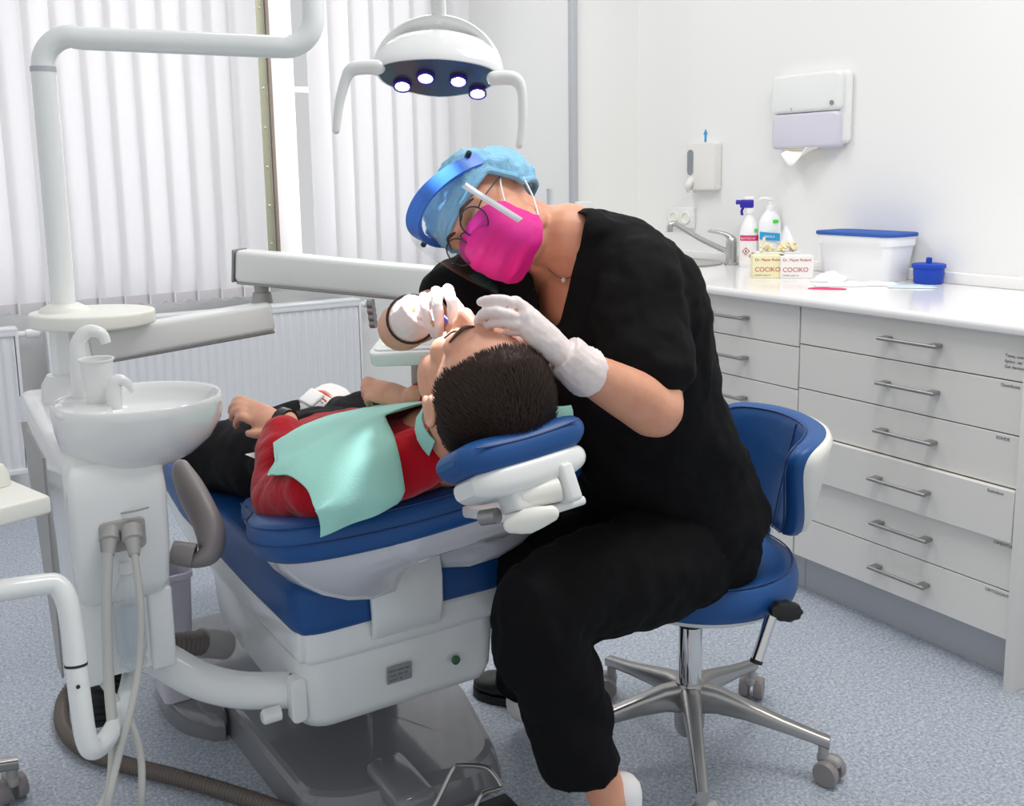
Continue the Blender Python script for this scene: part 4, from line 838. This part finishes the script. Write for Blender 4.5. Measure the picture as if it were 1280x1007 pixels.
# bare hands
hd = at(316, 516, 2.06); sd = at(318, 500, 2.10)-at(318, 538, 2.02); sd.normalize(); nn = (hd-wrl).normalized().cross(sd).normalized()
if nn.dot(FW) > 0: nn = -nn
palm(B, wrl, hd, sd, nn, .040, .017)
for q, L in ((.030, .9), (.010, 1.0), (-.010, .95), (-.029, .78)):
    a = hd+sd*q; dd = (hd-wrl).normalized(); finger(B, [a, a+dd*.036*L+nn*.004, a+dd*.062*L-nn*.012, a+dd*.075*L-nn*.032], .0088)
a = wrl.lerp(hd, .45)-sd*.034; finger(B, [a, a-sd*.022+dd*.018, a-sd*.026+dd*.045-nn*.006, a-sd*.022+dd*.066-nn*.014], .0098)
hd2 = at(472, 489, 2.05); sd = V((.15, .5, .25)).normalized(); nn = (hd2-wrr).normalized().cross(sd).normalized(); nn = nn if nn.z > 0 else -nn
palm(B, wrr, hd2, sd, nn, .040, .017); dd = (hd2-wrr).normalized()
for q, L in ((.030, .8), (.010, .98), (-.010, 1.0), (-.029, .9)):
    a = hd2+sd*q; finger(B, [a, a+dd*.03*L+nn*.004, a+dd*.05*L-nn*.012, a+dd*.056*L-nn*.032], .0088)
a = wrr.lerp(hd2, .5)-sd*.034; finger(B, [a, a-sd*.02+dd*.015, a-sd*.024+dd*.04-nn*.008, a-sd*.018+dd*.058-nn*.016], .0098)
fused('body', B, M['skinp'], pt, .0045, 4)
# red top: torso and sleeves
T = G(); T.rings(trings(.006)); 
for s in (-1, 1): T.tube([bb(s*.03, .625, .10), bb(s*.1, .605, .09), bb(s*.195, .56, .08)], [.052, .054, .058], 16, 4, round_=True)
cuf = wrl+(ell_-wrl)*.22; T.tube([shl, shl.lerp(ell_, .5)-CU*.01, ell_, ell_.lerp(cuf, .5), cuf], [.054, .054, .056, .054, .046], 18, 6, round_=True)
cuf2 = wrr+(elr-wrr)*.12; T.tube([shr, shr.lerp(elr, .5), elr, cuf2], [.066, .06, .056, .045], 18, 6, round_=True)
fl = wr(16, .007, 3)
fused('red_top', T, M['red'], pt, .006, 3, fl)
# black trousers
T = G()
T.rings([[bb(a*math.cos(x), s, n+b*math.sin(x)) for x in [2*math.pi*q/28 for q in range(28)]] for s, a, b, n in ((-.16, .12, .07, .1), (-.10, .16, .088, .1), (.0, .163, .088, .1), (.07, .158, .086, .1))])
for a, b, c_ in ((hipl, knl, anl), (hipr, knr, anr)): T.tube([a, a.lerp(b, .5), b, b.lerp(c_, .5), c_.lerp(b, .1)], [.1, .09, .072, .062, .05], 18, 6, round_=True)
fused('trousers', T, M['jeans'], pt, .007, 3, wr(13, .009, 8))
# sneaker on the crossed foot
def shoe(nm, heel, toe, up, m, par, L=None, w_=.05, h=.075, laces=True):
    d = (toe-heel); Ln = d.length; d.normalize(); up = (up-d*up.dot(d)).normalized(); sd = d.cross(up); R = []
    for t_, kw, top, bot in ((-.02, .45, .6, .02), (.02, .62, .92, 0), (.15, .72, 1.0, 0), (.3, .72, .98, 0), (.48, .82, .82, 0), (.65, 1.0, .62, .0), (.82, .98, .5, .02), (.94, .74, .42, .05), (1.0, .4, .3, .1)):
        c = heel+d*Ln*t_; R.append([c+sd*(w_*kw*math.copysign(abs(math.cos(x))**.8, math.cos(x)))+up*(h*(bot+(top-bot)*(.5+.5*math.copysign(abs(math.sin(x))**.8, math.sin(x))))) for x in [2*math.pi*q/24 for q in range(24)]])
    s = part(nm, G().rings(R), m, par, 60)
    sg = G(); outl = [(Ln*t_, w_*kw*1.03) for t_, kw in ((-.02, .45), (.02, .62), (.15, .74), (.3, .74), (.48, .84), (.65, 1.02), (.82, 1.0), (.94, .76), (1.0, .42))]
    sg.prism([(x, y) for x, y in outl]+[(x, -y) for x, y in outl[::-1]], heel-up*.012, d, -sd if d.cross(-sd).dot(up) > 0 else sd, .02, .004)
    part('sole', sg, M['orange'] if laces else M['black'], s, 60)
    if laces:
        for k in range(5):
            c = heel+d*Ln*(.36+.07*k)+up*h*(.96-.075*k); part('lace', G().tube([c-sd*w_*.5-up*.008, c+up*.002, c+sd*w_*.5-up*.008], .0035, 8, 4, round_=True), M['orange'] if k % 2 else M['white'], s)
        part('tongue', G().box(heel+d*Ln*.3+up*h*.98, (.05, .045, .012), .005, (d, sd, up)), M['white'], s)
    return s
fdir = (at(432, 474, 2.60)-at(378, 522, 2.50)).normalized(); fup = (-FW*.9-RT*.35+UP*.25)
shoe('sneaker', at(372, 534, 2.47)-fup.normalized()*.03, at(422, 488, 2.56)-fup.normalized()*.03, fup, M['sneaker'], pt)
fd2 = V((.15, .9, .1)).normalized(); shoe('sneaker', anr-fd2*.05+V((0, .04, -.05)), anr+fd2*.19+V((0, .04, -.05)), V((0, -.2, 1)), M['sneaker'], pt)
wd = (hd-wrl).normalized(); part('wrist_strap', G().tube([wrl+wd*.004-wd*.012, wrl+wd*.012], [(.031, .031)]*2, 20, 1), M['wristb'], pt)
# short brown hair: a cap of scalp hair with thousands of short strands
CR = (.078*1.04, .098*1.04, .088*1.04); cro = HP(0, -.008*1.04, .022*1.04)
def hairline(dl, df, dc): return df < .30+.62*dc-.05*abs(dl) and dc > -.62 and not (abs(dl) > .86 and -.42 < df+.05 < .30 and dc < .0)
def hp(dl, df, dc, o): return cro+hl*dl*(CR[0]+o)+hf*df*(CR[1]+o)+hu*dc*(CR[2]+o)
g = G(); NU, NV = 72, 44; idx = {}
def dirn(i, j): ph = math.pi*j/NV; th = 2*math.pi*i/NU; return (math.sin(ph)*math.cos(th), math.sin(ph)*math.sin(th), math.cos(ph))
vs = []; fs = []
for i in range(NU):
    for j in range(NV):
        q = [dirn(i, j), dirn(i+1, j), dirn(i+1, j+1), dirn(i, j+1)]
        if all(hairline(*d_) for d_ in q):
            o = len(vs); vs += [hp(*d_, .0065+.002*noise.noise(V(d_)*6)) for d_ in q]; fs.append((o, o+1, o+2, o+3))
g.add(vs, fs); hair = part('hair', g, M['scalp'], pt, 180)
g = G(); rs = random.Random(5); n = 0
while n < 15000:
    d_ = V((rs.gauss(0, 1), rs.gauss(0, 1), rs.gauss(0, 1))).normalized()
    if not hairline(d_.x, d_.y, d_.z): continue
    n += 1; lowk = max(0, min(1, (d_.z+.55)/.9)); nrm = (hl*d_.x+hf*d_.y+hu*d_.z).normalized()
    fl_ = hf*(.8 if d_.z > -.1 else -.2)-hu*.55+hl*.25*d_.x+hl*.25*noise.noise(V(d_)*3); fl_ = (fl_-nrm*fl_.dot(nrm)).normalized()
    L = (.007+.013*lowk)*(.55 if d_.y > .45 else 1); st_ = hp(d_.x, d_.y, d_.z, .004); dd = (nrm*(.55 if lowk > .4 else .3)+fl_*.9+V((rs.uniform(-.2, .2), rs.uniform(-.2, .2), rs.uniform(-.2, .2)))).normalized(); sd = dd.cross(nrm).normalized()*.0008
    m_ = st_+dd*L*.6; e = st_+dd*L-nrm*L*.18; o = len(g.v); g.add([st_-sd, st_+sd, m_+sd*.7, m_-sd*.7, e], [(0, 1, 2, 3), (3, 2, 4)])
me_ = part('strands', g, M['hair'], hair, 180); me_['kind'] = 'stuff'
for s in (-1, 1):
    part('eyebrow', G().tube([HP(s*.016, .100, .026), HP(s*.034, .1005, .032), HP(s*.054, .084, .026)], [(.004, .0022), (.0045, .0025), (.002, .0015)], 8, 5, ref=hu, round_=True), M['brow'], pt)
    part('eyelashes', G().tube([HP(s*.02, .0925, -.004), HP(s*.034, .095, -.007), HP(s*.05, .088, -.003)], .0016, 6, 5), M['brow'], pt)
# teal bib draped over the chest and hanging at the patient's left side
bib = thing('paper_bib', bb(-.05, .4, .2), 'teal ribbed paper bib spread over the red top and tied round the neck', 'bib')
def topn(u): return .092+.084*max(0, 1-(u/.27)**2)**.5
def bibpt(p, q):
    # p 0..1 from the patient's left arm to the right side; q 0..1 from the belly over the chest and down over the shoulder
    u = -.262+.45*p; q1 = .3 if u < -.15 else .3-.08*min(1, (u+.15)/.2); drop = max(0, min(1, (-.085-u)/.03))**.5      # only the left half falls over the shoulder
    t_ = topn(u)+.004; s0 = .24+.22*max(0, min(1, (-.17-u)/.07))-.05*p; P_ = [(s0, t_), (max(.42, s0+.02), t_), (.50, t_), (.575, t_+.002), (.638, t_-.014), (.672, t_-.05), (.680, .065-.02*p), (.668, .024+.05*p)]
    if drop < 1: P_ = P_[:4]+[(P_[3][0]+(a_-P_[3][0])*drop, P_[3][1]+(b_-P_[3][1])*drop) for a_, b_ in P_[4:]]
    k = min(len(P_)-2, int(q*(len(P_)-1))); w_ = q*(len(P_)-1)-k; A_ = [P_[max(0, k-1)], P_[k], P_[k+1], P_[min(len(P_)-1, k+2)]]
    s, n = [.5*(2*A_[1][j]+(A_[2][j]-A_[0][j])*w_+(2*A_[0][j]-5*A_[1][j]+4*A_[2][j]-A_[3][j])*w_*w_+(3*A_[1][j]-A_[0][j]-3*A_[2][j]+A_[3][j])*w_**3) for j in (0, 1)]
    return bb(u, s, n)+BN*.003*noise.noise(V((p*7, q*6, 2)))+CU*.006*noise.noise(V((p*5, q*9, 7)))+BS*.004*noise.noise(V((p*11, q*3, 9)))
g = G().sheet(lambda u, v: bibpt(u, v), 54, 42); g.sheet(lambda u, v: bibpt(u, v)-BN*.0012-BS*.0012, 54, 42)
part('bib_sheet', g, M['bib'], bib, 180)
nk = HP(0, -.012, -.085)
R = []
for k in range(17):
    x = RAD(-25+235*k/16); c = nk.lerp(nb, .55); d = hf*.95*math.sin(x)+hl*math.cos(x)*-1; r = .066+.006*math.sin(3*x)
    R.append((c+d*r, d))
g = G(); ax_ = (nb-HP(0, -.015, -.07)).normalized()
g.sheet(lambda u, v: R[int(round(u*16))][0]+ax_*((v-.5)*.042+.022*math.sin(u*math.pi))+R[int(round(u*16))][1]*(.012*v), 16, 4)
n_ = len(g.v); g.sheet(lambda u, v: R[int(round(u*16))][0]+ax_*((v-.5)*.042+.022*math.sin(u*math.pi))+R[int(round(u*16))][1]*(.012*v-.0015), 16, 4)
part('neck_tie', g, M['bib'], bib, 180)
g = G().sheet(lambda u, v: at(690, 507+4*u, 1.50).lerp(at(714, 506, 1.56), u)-UP*.055*v+FW*.02*v+RT*.004*math.sin(v*5), 6, 6); part('shoulder_corner', g, M['bib'], bib, 180)
g = G().sheet(lambda u, v: at(308, 567, 1.99).lerp(at(345, 560, 1.985), u)-UP*(.036*u*v)-FW*.01*v, 6, 4); part('torn_corner', g, M['white'], bib, 180)
# ------------------------------------------------------------------ the dentist
dn = thing('person', V((1.36, 1.50, .45)), 'person in black scrubs and blue cap seated on the stool, leaning over the patient', 'person')
HK = .95; hc2 = at(612, 267, 1.74); toC = -FW
f2 = (RT*-.38+UP*-.43+toC*.82).normalized(); u2 = RT*-.84+UP*.54+toC*-.11; u2 = (u2-f2*u2.dot(f2)).normalized(); l2 = u2.cross(f2)
H2 = lambda a, b, d: hc2+(l2*a+f2*b+u2*d)*HK
LT, LBm = V((.36, -.93, 0)).normalized(), V((.05, -1, 0)).normalized()
TC = [(V((1.335, 1.515, .455)), .15, .13, 0), (V((1.32, 1.51, .54)), .185, .140, .05), (at(822, 585, 2.02), .172, .126, .3), (at(797, 520, 1.94), .165, .122, .55), (at(775, 440, 1.87), .172, .125, .8), (at(757, 370, 1.81), .175, .112, 1), (at(735, 325, 1.78), .14, .085, 1), (at(712, 298, 1.75), .07, .06, 1)]
def t2rings(e, lo=0):
    R = []
    for i in range(lo, len(TC)):
        c, a, b, t_ = TC[i]; nx = TC[min(i+1, len(TC)-1)][0]-TC[max(i-1, 0)][0]; nx.normalize(); l = LBm.lerp(LT, t_); l = (l-nx*l.dot(nx)).normalized(); fr = l.cross(nx)
        e_ = e+(.012 if (lo == 1 and i < 3) else 0)
        R.append([c+l*((a+e_)*math.cos(x))+fr*((b+e_)*math.sin(x)) for x in [2*math.pi*q/32 for q in range(32)]])
    return R
nkb = TC[-1][0]
B = G(); head(B, hc2, l2, f2, u2, HK, True, False); B.tube([H2(0, -.02, -.03), H2(0, -.028, -.085), nkb.lerp(H2(0, -.03, -.09), .35), nkb, TC[-2][0]], [.056, .054, .056, .062, .07], 18, 5, round_=True)
B.rings(t2rings(-.02))
dsl, del_, dwl = at(792, 352, 1.72), at(822, 512, 1.62), at(726, 461, 1.475)
dsr, der, dwr = at(622, 352, 1.94), at(505, 408, 1.80), at(516, 397, 1.585)
for a, b, c_ in ((dsl, del_, dwl), (dsr, der, dwr)): B.tube([a, a.lerp(b, .55), b, b.lerp(c_, .35), c_], [.056, .046, .042, .043, .029], 16, 6, round_=True)
for s in (-1, 1): B.tube([nkb, (dsl if s < 0 else dsr)], [.05, .055], 14, 1, round_=True)
hl2, kl2, al2 = V((1.32, 1.42, .52)), at(676, 765, 1.71), at(762, 1004, 1.775)
hr2, kr2, ar2 = V((1.35, 1.59, .52)), at(675, 705, 1.98), atz(655, 868, .09)
for a, b, c_ in ((hl2, kl2, al2), (hr2, kr2, ar2)): B.tube([a, b, b.lerp(c_, .4), c_], [.078, .056, .045, .034], 16, 6, round_=True)
# fingers (used for the gloves and, thinner, for the hands inside them)
pl_, pr_ = at(652, 398, 1.435), at(546, 367, 1.55)
LHF = [([(650, 386, 1.44), (632, 376, 1.432), (614, 375, 1.435), (601, 377, 1.445)], .0088), ([(644, 396, 1.43), (622, 390, 1.425), (605, 392, 1.44), (597, 402, 1.46)], .0088), ([(648, 406, 1.43), (628, 402, 1.43), (612, 405, 1.45), (604, 414, 1.47)], .0084), ([(660, 416, 1.435), (642, 414, 1.44), (630, 418, 1.46)], .0078)]
RHF = [([(530, 371, 1.555), (532, 388, 1.54), (537, 405, 1.545), (543, 419, 1.56)], .0082), ([(545, 364, 1.545), (547, 383, 1.528), (549, 402, 1.532), (549, 417, 1.55)], .0090), ([(560, 362, 1.545), (565, 378, 1.528), (566, 397, 1.53), (564, 413, 1.55)], .0092), ([(523, 380, 1.57), (526, 396, 1.565), (533, 410, 1.575)], .0078), ([(566, 376, 1.575), (575, 390, 1.565), (577, 402, 1.56), (571, 412, 1.56)], .0098)]
def handset(g, F, k):
    for P, r in F: finger(g, [at(*p) for p in P], r, k)
sdl = (at(652, 384, 1.44)-at(660, 418, 1.432)).normalized(); nl = (pl_-dwl).normalized().cross(sdl).normalized()
sdr = (at(563, 362, 1.54)-at(527, 374, 1.56)).normalized(); nr = (pr_-dwr).normalized().cross(sdr).normalized()
def hands(g, k):
    palm(g, dwl, pl_, sdl, nl, .033*k, .019*k); palm(g, dwr, pr_, sdr, nr, .025*k, .020*k)
    handset(g, LHF, k); handset(g, RHF, k); finger(g, [at(700, 432, 1.45), at(678, 434, 1.46), at(655, 428, 1.475), at(640, 422, 1.485)], .0098, k)
hands(B, .74)
fused('body', B, M['skin'], dn, .0048, 4)
# gloves with cuffs
g1 = G(); palm(g1, dwl, pl_, sdl, nl, .034, .020); handset(g1, LHF, .98); finger(g1, [at(700, 432, 1.45), at(678, 434, 1.46), at(655, 428, 1.475), at(640, 422, 1.485)], .0098, 1.05)
cl = dwl+(del_-dwl).normalized()*.012; g1.tube([cl, dwl, dwl.lerp(pl_, .3)], [.0395, .0345, .033], 18, 4)
fused('glove', g1, M['glove'], dn, .0022, 2, wr(70, .0011, 1))
g2 = G(); palm(g2, dwr, pr_, sdr, nr, .025, .021); handset(g2, RHF, .96); cr = dwr+(der-dwr).normalized()*.012; g2.tube([cr, dwr, dwr.lerp(pr_, .3)], [.036, .034, .033], 18, 4)
fused('glove', g2, M['glove'], dn, .0022, 2, wr(70, .0011, 5))
da = (der-dwr).normalized(); o = dwr+da*.028; dd, uu, ww = frame_of(da)
part('bangle', G().tube([o+uu*.039*math.cos(x)+ww*.039*math.sin(x) for x in [2*math.pi*q/28 for q in range(29)]], .0024, 8, 1), M['wristb'], dn)
# scrub top
T = G(); T.rings(t2rings(.014, 1)); 
for s, sh_, el_ in ((0, dsl, del_), (1, dsr, der)):
    e = sh_.lerp(el_, .66 if s == 0 else .42); T.tube([TC[-2][0].lerp(sh_, .5), sh_+EZ*.0, sh_.lerp(el_, .35), e], [.072, .080, .079, .074], 20, 5, round_=True)
T.tube([nkb+LT*-.045, nkb.lerp(dsr, .5), dsr], [.05, .058, .07], 14, 3, round_=True); T.tube([nkb+LT*.045, nkb.lerp(dsl, .5), dsl], [.05, .058, .075], 14, 3, round_=True)
frn = LT.cross((nkb-TC[-3][0]).normalized()).normalized()
if frn.dot(toC) < 0: frn = -frn
axn = (H2(0, -.03, -.09)-TC[-2][0]).normalized(); vap = nkb+frn*.05
def vcut(p):
    d = p-nkb; h = -d.dot(axn); fd = d.dot(frn); rr_ = (d+axn*h).length; k = h/.068; x = d.dot(LT)+.03*max(0, k)
    if h < -.03 and rr_ < .09: return True
    if fd > .0 and h < .068 and rr_ < .15: return abs(x) < .05*(1-max(-.1, k))
    return rr_ < .05 and h < .0
fo_ = wr(11, .010, 21); fo2 = wr(26, .004, 4)
fused('scrub_top', T, M['scrub'], dn, .006, 4, lambda p, n: .004+fo_(p, n)+fo2(p, n), vcut, .003)
# trousers
T = G(); T.rings(t2rings(.012)[:3])
T.tube([hl2, hl2.lerp(kl2, .5), kl2, kl2.lerp(at(728, 962, 1.755), .5), at(726, 962, 1.755)], [.108, .1, .08, .075, .066], 22, 7, round_=False); T.ell(hl2, .115)
T.tube([hr2, hr2.lerp(kr2, .5), kr2, kr2.lerp(ar2, .5), ar2+EZ*.03], [.105, .095, .078, .07, .058], 20, 7, round_=False); T.ell(hr2, .11)
t1, t2_ = wr(12, .010, 31), wr(28, .004, 14)
fused('trousers', T, M['pants'], dn, .007, 3, lambda p, n: .004+t1(p, n)+t2_(p, n))
# feet
hx = atz(672, 884, .0); tx_ = atz(606, 862, .0); dsh = (tx_-hx).normalized()
shoe('clog', hx-dsh*.03+EZ*.012, tx_+dsh*.02+EZ*.012, EZ, M['black'], dn, w_=.048, h=.07, laces=False)
part('sock', G().tube([ar2+EZ*-.02, ar2+EZ*.05], .041, 16, 1, round_=True), M['sock'], dn)
part('sock', G().tube([al2+V((0.03, 0, -.03)), al2+V((.03, .0, .012))], .034, 16, 1, round_=True), M['sock'], dn)
fe = V((al2.x, al2.y, 0)); fdr = V((-.9, -.2, 0)).normalized()
shoe('clog', fe-fdr*.07+EZ*.012, fe+fdr*.17+EZ*.012, EZ, M['black'], dn, w_=.046, h=.065, laces=False)
# cap
g = G()
def capd(a, b, d):    # unit direction -> keep?
    t_ = max(0, min(1, (b+.12)/.5)); return d > -.52+.62*t_**1.1
vs = []; fs = []; NU, NV = 80, 50
def cpt(dl, df, dc):
    q = V((dl, df, dc)); pf = .016+.010*noise.noise(q*3.2+V((3, 1, 2)))+.005*noise.noise(q*9)+.003*noise.noise(q*20); edge = min(1, max(0, (dc+.5-.6*max(0, min(1, (df+.12)/.5)))/.25)); pf *= .35+.65*edge
    back = max(0, -df)**1.5*(.05+.05*max(0, -dc+.2)); return H2(0, -.008, .022)+l2*dl*(.077+pf+.006)+f2*df*(.094+pf+back)+u2*dc*(.083+pf*.8)
for i in range(NU+1):
    th = 2*math.pi*i/NU; pm = math.pi*.1
    for k in range(400):
        p = math.pi*k/400
        if not capd(math.sin(p)*math.cos(th), math.sin(p)*math.sin(th), math.cos(p)): break
        pm = p
    for j in range(NV+1): p = pm*max(.01, j/NV); vs.append(cpt(math.sin(p)*math.cos(th), math.sin(p)*math.sin(th), math.cos(p)))
fs = [(i*(NV+1)+j, (i+1)*(NV+1)+j, (i+1)*(NV+1)+j+1, i*(NV+1)+j+1) for i in range(NU) for j in range(NV)]
g.add(vs, fs); cap = part('cap', g, M['cap'], dn, 180)
be = []
for k in range(73):
    th = 2*math.pi*k/72; best = None
    for j in range(200):
        p = math.pi*(1-j/200); d_ = (math.sin(p)*math.cos(th), math.sin(p)*math.sin(th), math.cos(p))
        if capd(*d_): best = d_; break
    q = cpt(*best); be.append(q)
part('cap_elastic', G().tube(be, .006, 8, 2), M['cap'], cap)
g = G(); hb = at(712, 270, 1.75); rs = random.Random(3)
for k in range(90):
    d_ = V((rs.gauss(0, 1), rs.gauss(0, 1), rs.gauss(0, 1))).normalized(); c = hb+d_*.009; s_ = frame_of(d_)[1]; g.tube([c, c+d_*.006+s_*.004, c+d_*.004+s_*.009], .0011, 5, 3)
g.ell(hb, .014); part('hair', g, M['hair'], dn)
# visor band and shield
vz = thing('face_shield', H2(0, .1, 0), 'clear face shield with blue forehead band worn by the dentist', 'face shield')
def arc(th, r, c, fo=0): return H2((r-.022)*math.sin(th), (r+.006)*math.cos(th)+fo, c+.028-.05*(1-math.cos(th)))
g = G(); R = []
for k in range(41):
    th = RAD(-100+180*k/40); R.append([arc(th, .116+x, .066+y) for x, y in ((-.006, -.014), (.005, -.013), (.007, .012), (-.004, .015))])
part('band', g.rings(R), M['visor'], vz, 60)
rs_, tm = .136, 46
shp = lambda u, v: arc(RAD(-tm-8+(2*tm+8)*u), rs_+.004*math.sin(v*3), .06-.185*v)
part('visor', G().sheet(shp, 30, 10), M['shield'], vz, 180)
part('visor_edge_highlight', G().sheet(lambda u, v: arc(RAD(tm-5+5*u), rs_+.0012, .025-.115*v), 3, 8), M['white'], vz, 180)  # white strip painting the highlight along the clear shield's near edge
part('snap', G().lathe([(.005, 0), (.005, .012), (.003, .014)], arc(RAD(72), .118, .078), l2, 12), M['wire'], vz)
part('snap', G().lathe([(.005, 0), (.005, .012), (.003, .014)], arc(RAD(-60), .118, .07), -l2, 12), M['wire'], vz)
# mask
mk = thing('face_mask', H2(0, .1, -.06), 'bright pink pleated face mask worn by the dentist', 'face mask')
PRF = [(.104, .004), (.121, -.02), (.1265, -.045), (.124, -.07), (.114, -.096), (.098, -.114), (.078, -.124)]
SDE = [(.052, -.026), (.050, -.036), (.048, -.046), (.044, -.056), (.040, -.066), (.036, -.076), (.03, -.086)]
PR, SD = crom([list(p) for p in PRF], 5), crom([list(p) for p in SDE], 5)
def mpt(u, v, o=0):
    x = 2*u-1; t_ = min(len(PR)-1, int(round(v*(len(PR)-1)))); a, b = PR[t_], SD[t_]; k = max(0, math.cos(x*math.pi/2))**.62
    pl = .0022*(1 if (v*4) % 1 < .5 else -1)*math.cos(x*1.4)*(1 if .15 < v < .85 else 0)
    return H2(.066*math.sin(x*math.pi/2*.98)*(1 if abs(x) < 1 else 1), b[0]+(a[0]-b[0])*k+pl+o, b[1]+(a[1]-b[1])*k**.8+.004*noise.noise(V((x*3, v*4, 5))))
g = G().sheet(lambda u, v: mpt(u, v), 36, 30); g.sheet(lambda u, v: mpt(u, v, -.0018), 36, 30); part('mask_cloth', g, M['mask'], mk, 180)
for s in (0, 1):
    s2 = 1 if s else -1
    part('ear_loop', G().tube([mpt(s, 0), H2(s2*.079, .02, .004), H2(s2*.086, -.02, .02), H2(s2*.088, -.034, -.004), H2(s2*.078, .0, -.055), mpt(s, 1)], .0016, 8, 6), M['white'], mk)
# glasses
gl = thing('glasses', H2(0, .1, 0), 'round thin-rimmed glasses worn by the dentist above the mask', 'glasses')
for s in (-1, 1):
    c = H2(s*.034, .112-.008*0, -.006); fx = (f2+l2*s*.12).normalized(); lx = u2.cross(fx).normalized()
    part('rim', G().tube([c+lx*.025*math.cos(x)+u2*.0245*math.sin(x) for x in [2*math.pi*q/36 for q in range(37)]], .0013, 8, 1), M['wire'], gl)
    part('lens', G().lathe([(.0245, 0), (.0245, .001)], c, fx, 32, ref=u2), M['lens'], gl)
    part('temple', G().tube([c+lx*s*.025+u2*.004, H2(s*.074, .09, .002), H2(s*.086, .0, .008), H2(s*.086, -.03, -.006)], .0012, 8, 4), M['wire'], gl)
part('bridge', G().tube([H2(-.0095, .113, -.002), H2(0, .117, .004), H2(.0095, .113, -.002)], .0013, 8, 4), M['wire'], gl)
for s in (-1, 1):
    c = H2(s*.033, .0795, -.004); e = part('eye', G().ell(c, (.0125, .0125, .0125), (l2, f2, u2), 20, 14), M['eyew'], dn); gd = (f2-u2*.45).normalized()
    part('iris', G().lathe([(.0056, .0112), (.005, .0128), (.001, .0131)], c, gd, 18), M['iris'], e)
    part('eyelid', G().ell(c+u2*.0035+f2*.001, (.0138, .0132, .0105), (l2, f2, u2), 20, 14), M['skin'], dn)
    part('eyelashes', G().tube([c+l2*-.011+f2*.0085-u2*.0035, c+f2*.0142-u2*.0055, c+l2*.011+f2*.0085-u2*.0035], .0017, 6, 5), M['brow'], e)
    part('eyebrow', G().tube([H2(s*.014, .097, .02), H2(s*.034, .0965, .027), H2(s*.054, .082, .02)], [(.0028, .0018), (.003, .002), (.0015, .001)], 8, 5, ref=u2, round_=True), M['brow'], dn)
part('necklace', G().tube([nkb+LT*.06+frn*.01+axn*.0, nkb+LT*.03+frn*.062-axn*.025, nkb+frn*.078-axn*.047-LT*.018, nkb-LT*.045+frn*.06-axn*.03, nkb-LT*.06+frn*.01], .0009, 6, 6), M['steel'], dn)
part('pendant', G().ell(nkb+frn*.080-axn*.05-LT*.02, .0045), M['pearl'], dn)
# the probe in the right hand
pa, pb_ = at(578, 419, 1.56), at(551, 392, 1.60)
t = part('dental_probe', G().tube([pa, pa.lerp(pb_, .12), pa.lerp(pb_, .3), pa.lerp(pb_, .34), pb_], [.0006, .0008, .0012, .0035, .0035], 10, 1), M['navy']); tag(t, 'slim dental probe held in the right gloved hand at the mouth of the patient', 'dental tool')
